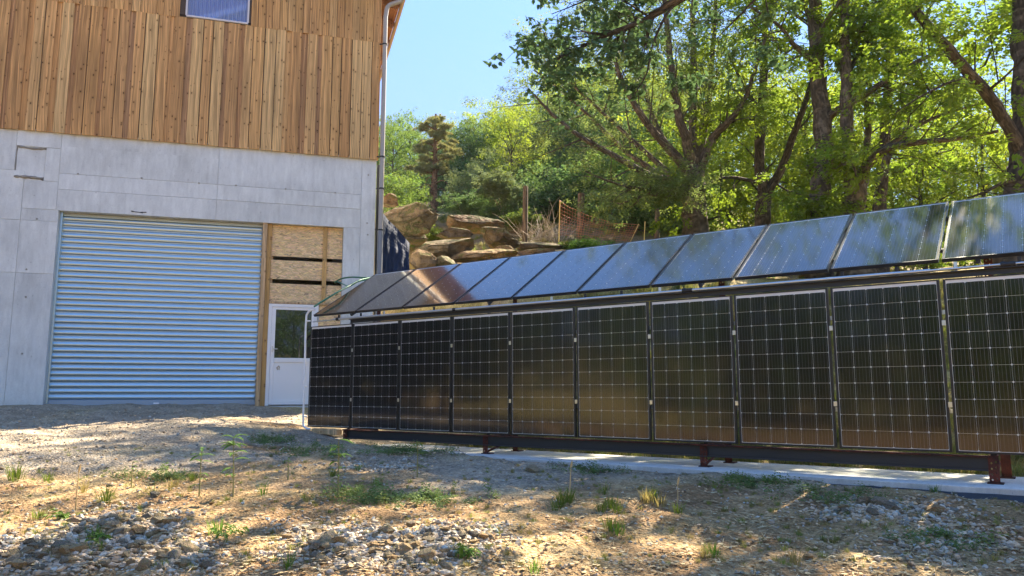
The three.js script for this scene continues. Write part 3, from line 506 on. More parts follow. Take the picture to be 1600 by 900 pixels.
function lobedSpray(sd, n, len, ll, lw) {               // oak leaves with wavy edges
  seed(sd); const pos = [], m = new THREE.Matrix4(), e = new THREE.Euler(); const out = [[0, 0], [.14, .16], [.24, .36], [.33, .24], [.46, .5], [.56, .32], [.7, .44], [.8, .24], [.92, .18], [1, 0]];
  for (let i = 0; i < n; i++) {
    const L = ll * rr(.7, 1.2), W = lw * rr(.8, 1.15); e.set(gauss() * .9, rr(0, 6.28), gauss() * .8 - .3, 'YXZ'); m.makeRotationFromEuler(e); m.setPosition(len * Math.pow(rnd(), .7), gauss() * len * .14, gauss() * len * .22);
    const P = (a, c) => V(a * L, Math.abs(c) * W * .25 - a * a * L * .15, c * W).applyMatrix4(m).toArray();
    for (const s of [1, -1]) for (let k = 0; k < out.length - 1; k++) { const [a, b] = out[k], [c, d] = out[k + 1]; pos.push(...P(a, 0), ...P(c, s * d), ...P(a, s * b)); pos.push(...P(a, 0), ...P(c, 0), ...P(c, s * d)); }
  }
  const g = new THREE.BufferGeometry(); g.setAttribute('position', new THREE.Float32BufferAttribute(pos, 3)); g.computeVertexNormals(); return g;
}
function needles(sd, n, len) { seed(sd); const pos = []; for (let i = 0; i < n; i++) { const d = V(rr(.1, 1), gauss() * .8 + .2, gauss() * .9).normalize(), b = V(rr(0, len * .8), 0, gauss() * .03), t = b.clone().addScaledVector(d, len * rr(.35, .6)), s = V(gauss(), gauss(), gauss()).cross(d).normalize().multiplyScalar(.016); pos.push(...b.clone().add(s).toArray(), ...b.clone().sub(s).toArray(), ...t.toArray()); } const g = new THREE.BufferGeometry(); g.setAttribute('position', new THREE.Float32BufferAttribute(pos, 3)); g.computeVertexNormals(); return g; }
const SP = { near: spray(1, 20, .42, .095, .062), fine: spray(2, 26, .45, .075, .032), far: spray(3, 32, 1.0, .16, .105, .8), mid: spray(4, 28, .65, .13, .085), oak: lobedSpray(5, 13, .34, .10, .062), needle: needles(6, 60, .42), bush: spray(7, 24, .4, .085, .05, .9) };
function crown(list, geo, mat, parent, tint = .25) {     // list of [position, scale, heading|null]
  const im = new THREE.InstancedMesh(geo, mat, list.length), m = new THREE.Matrix4(), q = new THREE.Quaternion(), e = new THREE.Euler(), c = new THREE.Color();
  list.forEach(([p, s, dir], i) => {
    const yaw = dir ? Math.atan2(-dir.z, dir.x) + gauss() * .5 : rr(0, 6.283), pit = dir ? Math.asin(clamp(dir.y, -1, 1)) * .7 + gauss() * .3 : gauss() * .45;
    e.set(gauss() * .4, yaw, pit, 'YZX'); m.compose(p, q.setFromEuler(e), V(s, s, s)); im.setMatrixAt(i, m);
    const k = 1 + gauss() * tint, w = gauss() * .1; im.setColorAt(i, c.setRGB(k * (1 + w), k, k * (1 - w)));
  });
  im.name = 'crown'; im.userData.kind = 'stuff'; parent.add(im); return im;
}
const bend = (a, dir, len, n, droop, wob) => { const p = [a.clone()], d = dir.clone().normalize(); for (let i = 1; i <= n; i++) { d.add(V(gauss() * wob, gauss() * wob - droop, gauss() * wob)).normalize(); p.push(p[i - 1].clone().addScaledVector(d, len / n)); } return p; };
function nearTree(o) {
  seed(o.seed); const wood = [], thin = [], leaves = [];
  const base = o.base, root = thing(o.name, o.label, 'tree', o.group, [base.x, base.y, base.z]);
  const rel = p => p.sub(base);
  for (const L of o.limbs) {
    const raw = L.p.map(a => rel(at(...a))), n = Math.max(6, raw.length * 4), pts = smooth(raw, n);
    const ra = pts.map((_, i) => lerp(L.r[0], L.r[1], Math.pow(i / n, .8)) * (L.flare && i < 3 ? 1 + (3 - i) * .18 : 1));
    pts.forEach((p, i) => { if (i && i < n) { p.x += gauss() * L.r[0] * .12; p.z += gauss() * L.r[0] * .12; } });
    wood.push(tube(pts, ra, L.r[0] > .08 ? 12 : 8, .12));
    if (!L.leaf) continue;
    let len = 0; for (let i = 1; i <= n; i++) len += pts[i].distanceTo(pts[i - 1]);
    const nb = Math.round(len * (L.leaf || 1) * (o.dens || 2.2)), t0 = L.from ?? .25;
    for (let b = 0; b < nb; b++) {
      const t = lerp(t0, 1, (b + rnd()) / nb), i = Math.min(n - 1, Math.floor(t * n)), tan = V(0, 0, 0).subVectors(pts[i + 1], pts[i]).normalize();
      const side = V(gauss(), gauss() * .6, gauss()).cross(tan).normalize(), d = tan.clone().multiplyScalar(rr(.3, .9)).addScaledVector(side, rr(.5, 1)).add(V(0, o.lift ?? .15, 0)).normalize();
      const bl = rr(.7, 1.8) * (1.15 - .5 * t) * (o.bl || 1), bp = bend(pts[i], d, bl, 5, o.droop ?? .03, .16), r0 = Math.min(ra[i] * .5, .012 + bl * .008);
      thin.push(tube(bp, bp.map((_, k) => lerp(r0, .003, k / 5)), 4));
      const n2 = Math.round(bl * (o.n2 || 4.5));
      for (let c = 0; c < n2; c++) {
        const k = 1 + Math.floor(rnd() * 5), td = V(0, 0, 0).subVectors(bp[k], bp[k - 1]).normalize(), sd = V(gauss(), gauss() * .5, gauss()).cross(td).normalize();
        const dd = td.clone().multiplyScalar(.7).addScaledVector(sd, rr(.4, 1)).normalize(), l2 = rr(.2, .6) * (o.bl || 1), tp = bend(bp[k], dd, l2, 2, (o.droop ?? .03) * 1.5, .2);
        if (c % 2 === 0) thin.push(tube(tp, [.006, .004, .002], 3));
        leaves.push([tp[2].clone().lerp(tp[1], rnd()), rr(.75, 1.25), dd]); if (rnd() < .6) leaves.push([tp[1].clone().add(V(gauss() * .1, gauss() * .1, gauss() * .1)), rr(.7, 1.1), dd]);
      }
    }
  }
  for (const f of o.fill || []) {         // clumps of foliage on boughs hidden by the leaves
    const c = rel(at(...f.c));
    const clumps = Array.from({ length: f.k || 14 }, () => { let v; do v = V(rr(-1, 1), rr(-1, 1), rr(-1, 1)); while (v.length() > 1); return V(v.x * f.r[0], v.y * f.r[1], v.z * f.r[2]).add(c); });
    for (const q of clumps) { thin.push(tube([c.clone().lerp(q, .35), c.clone().lerp(q, .7).add(V(0, -.1, 0)), q], [.03, .02, .008], 4)); for (let i = 0; i < f.n / clumps.length; i++) { const v = V(gauss(), gauss() * .55, gauss()).multiplyScalar(f.s || .75); leaves.push([q.clone().add(v), rr(.8, 1.3), v.clone().normalize()]); } }
  }
  part('trunk', joined(wood), o.bark || Mt.barkDark, root);
  if (thin.length) part('branches', joined(thin), o.bark || Mt.barkDark, root).userData.kind = 'stuff';
  if (leaves.length) crown(leaves, o.spray || SP.near, o.leaf, root, .28);
  console.log(o.name, leaves.length); return root;
}
const gb = (px, py, z, dx = 0) => { const p = at(px, py, z); return V(p.x, H(p.x, z) - .15, p.z); };
const down = (px, z) => { const p = at(px, 350, z), g = H(p.x, z) - .2; const r = (g - EYE) / z; /* pixel row of the ground there */ const c = Math.cos(PITCH), s = Math.sin(PITCH); const v = (r * c - s) / (c + r * s); return [px, 450 - v * FPX, z]; };
{
  const z = 18.6;
  nearTree({ name: 'broadleaf_tree', label: 'big tree with many limbs fanning from a short stout trunk beyond the panels', group: null, seed: 201, base: gb(1087, 350, z), bark: Mt.bark, leaf: Lf.willow, spray: SP.fine, dens: 2.6, n2: 5, droop: .02, bl: 1.05,
    limbs: [{ p: [down(1087, z), [1087, 350, z], [1085, 320, z], [1083, 285, z], [1083, 250, z]], r: [.36, .25], flare: 1 },
      { p: [[1080, 268, z], [1040, 227, z - .4], [1000, 177, z - .8], [972, 125, z - 1.1], [950, 60, z - 1.4]], r: [.15, .03], leaf: 1.2 },
      { p: [[1078, 300, z], [1050, 286, z - .3], [1007, 270, z - .8], [957, 242, z - 1.2], [905, 212, z - 1.5], [860, 175, z - 1.7], [825, 138, z - 1.8]], r: [.13, .02], leaf: 1.1 },
      { p: [[1076, 296, z], [1045, 283, z + .3], [1020, 266, z + .7], [975, 235, z + 1.2], [930, 190, z + 1.6], [880, 145, z + 1.9], [835, 110, z + 2]], r: [.12, .02], leaf: 1.1 },
      { p: [[1075, 306, z], [1035, 300, z - .6], [995, 294, z - 1.2], [957, 285, z - 1.7], [915, 268, z - 2]], r: [.07, .015], leaf: 1 },
      { p: [[1082, 270, z], [1072, 217, z - .5], [1062, 187, z - .7], [1053, 130, z - 1], [1043, 50, z - 1.2], [1038, -30, z - 1.3]], r: [.15, .05], leaf: 1.1 },
      { p: [[1085, 270, z], [1083, 200, z + .4], [1085, 120, z + .8], [1082, 40, z + 1], [1085, -50, z + 1.1]], r: [.15, .05], leaf: 1.1 },
      { p: [[1088, 268, z], [1100, 200, z + .5], [1108, 150, z + .8], [1113, 90, z + 1], [1118, 10, z + 1.2], [1120, -60, z + 1.2]], r: [.12, .04], leaf: 1.1 },
      { p: [[1092, 270, z], [1117, 212, z - .4], [1137, 192, z - .8], [1160, 162, z - 1.1], [1176, 120, z - 1.4], [1196, 60, z - 1.6]], r: [.13, .03], leaf: 1.1 },
      { p: [[1070, 268, z], [1030, 205, z + 1.5], [1010, 150, z + 2.2], [1000, 90, z + 2.8], [985, 20, z + 3]], r: [.1, .02], leaf: 1.1 },
      { p: [[1060, 284, z], [1000, 230, z + .4], [930, 165, z + .6], [880, 120, z + .8], [850, 95, z + .8]], r: [.08, .015], leaf: 1.1 }],
    fill: [{ c: [1060, -60, z], r: [3.2, 1.6, 2.6], n: 420, k: 26 }, { c: [960, 40, z], r: [1.5, 1.0, 1.8], n: 260, k: 12, s: .6 }, { c: [1075, 295, z - 1], r: [.9, .35, .5], n: 150, k: 8, s: .4 }, { c: [1010, 310, z - 1.2], r: [1, .35, .6], n: 90, k: 6, s: .4 }] });
}
{
  const z = 19.5;
  nearTree({ name: 'broadleaf_tree', label: 'slender two-stemmed tree forking low beside the big fan-limbed tree', seed: 202, base: gb(1192, 345, z), bark: Mt.barkDark, leaf: Lf.maple, dens: 3.0,
    limbs: [{ p: [down(1192, z), [1192, 340, z], [1195, 305, z]], r: [.24, .19], flare: 1 },
      { p: [[1194, 308, z], [1187, 260, z], [1190, 180, z], [1193, 120, z], [1196, 50, z], [1195, -40, z]], r: [.16, .08], leaf: .9, from: .4 },
      { p: [[1196, 306, z], [1222, 260, z - .3], [1240, 210, z - .5], [1255, 170, z - .8], [1270, 120, z - 1], [1290, 50, z - 1.2]], r: [.13, .04], leaf: 1, from: .4 },
      { p: [[1188, 286, z], [1137, 277, z - .8], [1107, 287, z - 1.2], [1072, 305, z - 1.5]], r: [.06, .015], leaf: 1.2, from: .15 },
      { p: [[1210, 285, z], [1235, 300, z - .5], [1262, 306, z - .7]], r: [.03, .01], leaf: 1.2 },
      { p: [[1190, 175, z], [1165, 140, z - .6], [1140, 90, z - 1], [1120, 60, z - 1.2]], r: [.06, .015], leaf: 1.1 }],
    fill: [{ c: [1200, -70, z], r: [2.4, 1.4, 2.2], n: 170, k: 14 }, { c: [1165, 190, z - 1.4], r: [.8, .8, .6], n: 110, k: 8, s: .45 }] });
}
{
  const z = 16.8;
  nearTree({ name: 'broadleaf_tree', label: 'straight grey-barked tree with burls and a long limb rising to one side', seed: 203, base: gb(1280, 345, z), bark: Mt.bark, leaf: Lf.maple, dens: 3.1,
    limbs: [{ p: [down(1277, z), [1277, 345, z], [1281, 300, z], [1286, 240, z], [1284, 180, z], [1279, 130, z], [1276, 80, z], [1274, 20, z], [1272, -60, z]], r: [.26, .14], flare: 1 },
      { p: [[1278, 105, z], [1262, 88, z - .3], [1240, 70, z - .6], [1222, 45, z - .9], [1200, 28, z - 1.2], [1170, 10, z - 1.4]], r: [.08, .02], leaf: 1.2 },
      { p: [[1290, 186, z], [1315, 168, z - .4], [1345, 152, z - .8], [1400, 115, z - 1.3], [1455, 85, z - 1.6], [1520, 45, z - 1.9]], r: [.10, .03], leaf: 1.2 },
      { p: [[1276, 70, z], [1262, 20, z + .5], [1240, -30, z + .9]], r: [.08, .03], leaf: 1.2 },
      { p: [[1276, 60, z], [1300, 20, z - .6], [1330, -20, z - 1]], r: [.08, .03], leaf: 1.2 },
      { p: [[1268, 262, z - .12], [1262, 258, z - .2], [1258, 262, z - .25]], r: [.10, .04] }, { p: [[1292, 282, z - .1], [1298, 276, z - .2], [1301, 280, z - .2]], r: [.08, .03] }],
    fill: [{ c: [1280, -40, z], r: [2.8, 1.3, 2.2], n: 200, k: 14 }, { c: [1265, 330, z - .8], r: [.7, .25, .4], n: 120, k: 8, s: .35 }, { c: [1330, 60, z - .6], r: [1.2, .7, 1.0], n: 200, k: 10, s: .55 }] });
}
{
  const z = 16.2;
  nearTree({ name: 'broadleaf_tree', label: 'thick trunk forking into an upright stem and a low sideways limb', seed: 204, base: gb(1332, 340, z), bark: Mt.bark, leaf: Lf.maple, dens: 3.1,
    limbs: [{ p: [down(1334, z), [1334, 340, z], [1335, 300, z], [1332, 280, z]], r: [.30, .20], flare: 1 },
      { p: [[1332, 290, z], [1326, 230, z], [1323, 170, z], [1321, 110, z], [1318, 50, z], [1322, -40, z]], r: [.17, .09] },
      { p: [[1338, 290, z], [1352, 265, z - .4], [1372, 240, z - .7], [1400, 228, z - 1.1], [1440, 222, z - 1.5], [1500, 216, z - 1.9], [1560, 205, z - 2.2]], r: [.13, .03], leaf: 1.3 },
      { p: [[1375, 238, z - .7], [1420, 205, z - .5], [1470, 180, z - .5], [1540, 160, z - .6]], r: [.06, .02], leaf: 1.3 },
      { p: [[1340, 300, z], [1350, 285, z + .2], [1352, 260, z + .5], [1356, 200, z + .8], [1352, 150, z + 1]], r: [.12, .06], leaf: .7 },
      { p: [[1322, 120, z], [1345, 80, z + .5], [1390, 30, z + .9], [1430, -10, z + 1.2]], r: [.07, .02], leaf: 1.2 }, { p: [[1322, 120, z], [1300, 85, z + .6], [1275, 40, z + 1.0]], r: [.06, .02], leaf: 1.2 }],
    fill: [{ c: [1350, -60, z], r: [3, 1.4, 2.4], n: 200, k: 14 }, { c: [1330, 245, z - .9], r: [.75, .45, .5], n: 90, k: 9, s: .4 }, { c: [1440, 130, z], r: [1.6, .7, 1.0], n: 200, k: 12, s: .5 }] });
}
{
  const z = 21;
  nearTree({ name: 'broadleaf_tree', label: 'thinner dark trunk standing behind the forked tree', seed: 205, base: gb(1374, 330, z), bark: Mt.barkDark, leaf: Lf.maple, dens: 3.0,
    limbs: [{ p: [down(1372, z), [1373, 330, z], [1377, 290, z], [1380, 255, z], [1384, 200, z], [1388, 140, z], [1390, 60, z], [1392, -30, z]], r: [.22, .09], flare: 1, leaf: .6, from: .5 },
      { p: [[1379, 270, z], [1395, 235, z], [1420, 200, z + .5], [1450, 170, z + .8]], r: [.07, .02], leaf: 1.3 }, { p: [[1386, 170, z], [1350, 120, z + .6], [1320, 70, z + 1]], r: [.06, .02], leaf: 1.3 }, { p: [[1388, 130, z], [1420, 80, z + .6], [1460, 30, z + 1]], r: [.06, .02], leaf: 1.3 }],
    fill: [{ c: [1400, -30, z], r: [3, 1.8, 2.4], n: 220, k: 14 }, { c: [1440, 250, z], r: [1.8, .8, 1.2], n: 110, k: 12, s: .6 }] });
}
{
  const z = 12.9;
  nearTree({ name: 'broadleaf_tree', label: 'tree with a thick limb leaning away diagonally from its upright trunk', seed: 206, base: gb(1594, 305, z), bark: Mt.barkDark, leaf: Lf.maple, dens: 2.6,
    limbs: [{ p: [down(1592, z), [1594, 305, z], [1598, 270, z], [1602, 230, z], [1604, 150, z], [1600, 80, z], [1598, 0, z], [1596, -90, z]], r: [.30, .15], flare: 1 },
      { p: [[1600, 255, z], [1585, 215, z - .1], [1555, 165, z - .3], [1517, 117, z - .6], [1470, 65, z - .9], [1440, 28, z - 1.1], [1412, -8, z - 1.3], [1380, -50, z - 1.5]], r: [.12, .06], leaf: .9, from: .35 },
      { p: [[1598, 282, z], [1570, 284, z - .3], [1540, 300, z - .5], [1512, 309, z - .8]], r: [.05, .012], leaf: 1.0 },
      { p: [[1600, 120, z], [1640, 70, z], [1690, 20, z - .3]], r: [.1, .04], leaf: 1.2 }, { p: [[1517, 117, z - .6], [1480, 130, z - .9], [1440, 150, z - 1.2], [1400, 175, z - 1.4]], r: [.03, .01], leaf: 1.3 }, { p: [[1540, 145, z - .4], [1570, 120, z - 1], [1600, 90, z - 1.5]], r: [.03, .01], leaf: 1.3 }],
    fill: [{ c: [1540, -150, z], r: [3.0, 1.4, 2.4], n: 300, k: 16 }, { c: [1560, 60, z + 1], r: [.8, .7, .8], n: 110, k: 7, s: .45 }] });
}
{ // the oak whose bough hangs into the top of the picture; its trunk stands beyond the picture's edge
  const z = 9.6;
  nearTree({ name: 'oak_tree', label: 'oak reaching a dark leafy bough across the top of the sky gap', seed: 207, base: gb(2050, 330, z), bark: Mt.barkDark, leaf: Lf.oakDark, spray: SP.oak, dens: 2.4, n2: 5, bl: .62, droop: .06,
    limbs: [{ p: [down(2050, z), [2050, 300, z], [2040, 150, z], [2030, 0, z], [2020, -150, z]], r: [.3, .16], flare: 1 },
      { p: [[2032, 20, z], [1800, -60, z - .3], [1500, -90, z - .5], [1250, -60, z - .4], [1110, -25, z - .2], [1050, 5, z - .1], [1010, 30, z], [960, 50, z], [900, 78, z + .1], [865, 95, z + .1]], r: [.14, .008], leaf: 1.5, from: .62 },
      { p: [[1060, 0, z], [1040, 25, z - .2], [1020, 70, z - .3], [1010, 115, z - .4], [990, 150, z - .4]], r: [.025, .006], leaf: 1.7, from: .15 },
      { p: [[1110, -25, z], [1040, -30, z + .3], [970, -20, z + .5], [905, 5, z + .6], [862, 22, z + .6]], r: [.03, .006], leaf: 1.6, from: .1 },
      { p: [[1250, -60, z], [1190, -10, z + .3], [1150, 30, z + .4], [1120, 60, z + .5]], r: [.03, .006], leaf: 1.3, from: .3 },
      { p: [[2035, 60, z], [1960, -60, z + 1], [1900, -160, z + 2]], r: [.1, .03], leaf: 1.2 }],
    fill: [{ c: [1450, -150, z], r: [1.6, .5, 1.2], n: 260, k: 14, s: .5 }, { c: [1000, -60, z], r: [.9, .35, .8], n: 120, k: 8, s: .4 }] });
}
// the wood on the hill: five kinds of tree, then copies
function forestTree(sd, hgt, wid, leaf, n = 560, sp = SP.far) {
  seed(sd); const g = new THREE.Group(), wood = [], leaves = [], th = hgt * .35, lean = gauss() * .04;
  wood.push(tube(Array.from({ length: 9 }, (_, i) => V(lean * i * hgt * .1 + gauss() * .05, i / 8 * hgt * .82 - .4 * (i === 0), gauss() * .05)), Array.from({ length: 9 }, (_, i) => lerp(hgt * .018, .03, i / 8)), 8, .1));
  const lobes = []; for (let k = 0; k < 30; k++) { const a = k * 2.4 + gauss() * .3, f = (k + .5) / 30, y = th * .4 + (hgt - th * .4) * f, rad = wid * Math.sqrt(Math.max(.05, 1 - Math.pow((f - .4) / .64, 2))) * rr(.55, 1); const p = V(Math.cos(a) * rad, y, Math.sin(a) * rad); lobes.push(p); if (k % 2 === 0) wood.push(tube([V(lean * y, y * .8, 0), p.clone().multiplyScalar(.5).add(V(0, y * .42, 0)), p], [.06, .04, .015], 5)); }
  for (const p of lobes) for (let i = 0; i < n / 30; i++) { const v = V(gauss(), gauss() * .7, gauss()).multiplyScalar(wid * .30); leaves.push([p.clone().add(v), rr(.7, 1.25), v.clone().normalize()]); }
  part('trunk', joined(wood), Mt.barkDark, g); crown(leaves, sp, leaf, g, .3); return g;
}
const kinds = [forestTree(301, 8.5, 2.6, Lf.woodA, 480), forestTree(302, 9.5, 2.4, Lf.woodB, 280), forestTree(303, 7.5, 3.0, Lf.woodC, 520), forestTree(304, 6.0, 2.3, Lf.woodD, 420), forestTree(305, 10, 3.1, Lf.woodB, 300), forestTree(306, 3.2, 1.9, Lf.woodA, 260), forestTree(307, 2.6, 1.9, Lf.woodC, 260)];
const kindLabel = ['mid-green broadleaf tree in the wood on the hill', 'light green tree in the wood on the hill', 'dark blue-green tree in the wood on the hill', 'low grey-green tree at the edge of the wood', 'tall light green tree behind the near trunks', 'mid-green sapling in the undergrowth of the hill', 'dark green sapling in the undergrowth of the hill'];
const leafKinds = [Lf.woodA, Lf.woodB, Lf.woodC, Lf.woodD, Lf.woodB];
function plant(k, x, z, sc, label, group) { const t = kinds[k].clone(); t.name = numbered('forest_tree'); t.position.set(x, H(x, z) - .2, -z); t.rotation.y = rr(0, 6.28); t.scale.set(sc * rr(.9, 1.1), sc, sc * rr(.9, 1.1)); scene.add(t); tag(t, label || kindLabel[k], 'tree', group || 'trees of the wood on the hill'); return t; }
seed(320);
// rows of trees by pixel column and distance
for (const [px, z, k, sc] of [[612, 46, 0, 0.9], [640, 52, 0, 1.05], [608, 60, 0, 1.1], [662, 62, 2, 0.95], [705, 66, 0, 1.0], [735, 60, 1, 0.95], [765, 66, 1, 1.1], [800, 62, 1, 1.15], [838, 64, 0, 1.2], [722, 45, 2, 0.8], [752, 46, 2, 0.85], [790, 44, 0, 0.82], [770, 34, 3, 0.62], [745, 31, 3, 0.5], [800, 32, 1, 0.62], [828, 38, 3, 0.9], [855, 44, 1, 0.9], [885, 40, 3, 0.9], [870, 56, 1, 1.2], [910, 52, 1, 1.1], [930, 38, 2, 0.85], [960, 44, 1, 0.9], [985, 34, 2, 0.72], [1015, 40, 1, 0.9], [1045, 32, 2, 0.7], [1060, 46, 1, 0.95], [950, 60, 0, 1.2], [1010, 58, 4, 1.1], [1165, 30, 1, 0.62], [1255, 29, 1, 0.55], [1310, 28, 1, 0.55], [1450, 28, 1, 0.52], [1520, 30, 4, 0.62], [1100, 60, 4, 1.1], [1200, 58, 1, 1.1], [1330, 58, 4, 1.1], [1480, 58, 4, 1.1], [1620, 58, 1, 1.1], [560, 60, 0, 1.1], [520, 52, 2, 1]]) { const p = at(px, 350, z); plant(k, p.x, z, sc * (px < 720 ? .7 : px < 860 ? .8 : 1), z > 57 ? kindLabel[k].replace('in the wood on the hill', 'along the top of the hill').replace('behind the near trunks', 'at the crest of the hill') : null); }
for (let i = 0; i < 62; i++) { const px = 600 + i * 16.5 + rr(-8, 8), z = [26, 30, 35, 42, 50][i % 5] + rr(-1.5, 1.5), p = at(px, 350, z); if (px > 1060 && z < 46 || px > 625 && px < 735 && z < 45 || px > 790 && px < 960 && z < 28) continue; plant(5 + (hash(i, 9) < .5 ? 1 : 0), p.x, z, rr(.6, 1.1) * (px < 800 && z < 40 ? .5 : 1)); }
for (let i = 0; i < 13; i++) { const px = 1095 + i * 44 + rr(-8, 8), z = [24.5, 27.5][i % 2] + rr(-1, 1), p = at(px, 350, z); plant(i % 2 ? 4 : 1, p.x, z, rr(.55, .75)); }
// trees across the valley, seen in the panels' and the door's reflections
for (let i = 0; i < 34; i++) {
  const b = i < 8 ? -70 + i * 2.9 : i < 26 ? -106 - (i - 8) * 5.4 : -72 - (i - 26) * 5.2, r = i < 26 ? 20 + (i % 3) * 5 + rr(-1, 1) : 54 + (i % 2) * 6, a = (b + rr(-1, 1)) * Math.PI / 180;
  plant([0, 2, 2, 0, 2][i % 5], Math.sin(a) * r, Math.cos(a) * r, i < 26 ? rr(.8, 1.05) : rr(1.4, 1.6), 'broadleaf tree across the yard, mirrored in the solar panels', 'trees across the yard');
}
// the pine with tan needles
{
  seed(330); const z = 40, b = at(679, 318, z), base = V(b.x, H(b.x, z) - .1, -z), P = thing('pine_tree', 'tan-needled pine with a bare orange trunk among the green trees', 'tree', null, base.toArray());
  const sc = z / FPX, q = (px, py, dz = 0) => at(px, py, z + dz).sub(base), wood = [tube(smooth([V(0, 0, 0), q(678, 300), q(680, 260), q(680, 215), q(681, 178)], 14), Array.from({ length: 15 }, (_, i) => lerp(.24, .05, i / 14)), 9, .08)], leaves = [];
  for (const [x, y] of [[650, 296], [662, 285], [706, 290], [700, 302], [668, 306]]) wood.push(tube(smooth([q(679, y - 2), q((679 + x) / 2, y - 8, gauss()), q(x, y + 6, gauss())], 6), [.05, .045, .04, .035, .03, .02, .012], 5));
  const pads = []; for (let k = 0; k < 22; k++) { const y = lerp(182, 268, k / 21), w = lerp(8, 36, Math.pow((y - 176) / 92, .8)); for (const s of [-1, 1, 0]) if (!(rnd() < (y > 222 ? .6 : .25))) pads.push([680 + s * w * rr(.3, 1.15), y + rr(-4, 5), rr(-1.2, 1.2), rr(4, 9)]); }
  pads.push([660, 232, 0, 14], [705, 238, 0, 12], [701, 246, -.5, 9], [668, 268, 0, 10], [688, 263, 0, 10], [655, 266, 0, 8], [664, 252, .4, 12]);
  for (const [x, y, dz, w] of pads) { const c = q(x, y, dz), o = q(680, y + 6); wood.push(tube([o, o.clone().lerp(c, .6), c], [.05, .035, .015], 4)); for (let i = 0; i < w * 3; i++) leaves.push([c.clone().add(V(gauss() * w * sc * .9, gauss() * w * sc * .16 + .05, gauss() * w * sc * .9)), rr(.55, .95), null]); }
  part('trunk', joined(wood), Mt.barkPine, P); crown(leaves, SP.needle, Lf.pine, P, .3); console.log('pine', leaves.length);
}
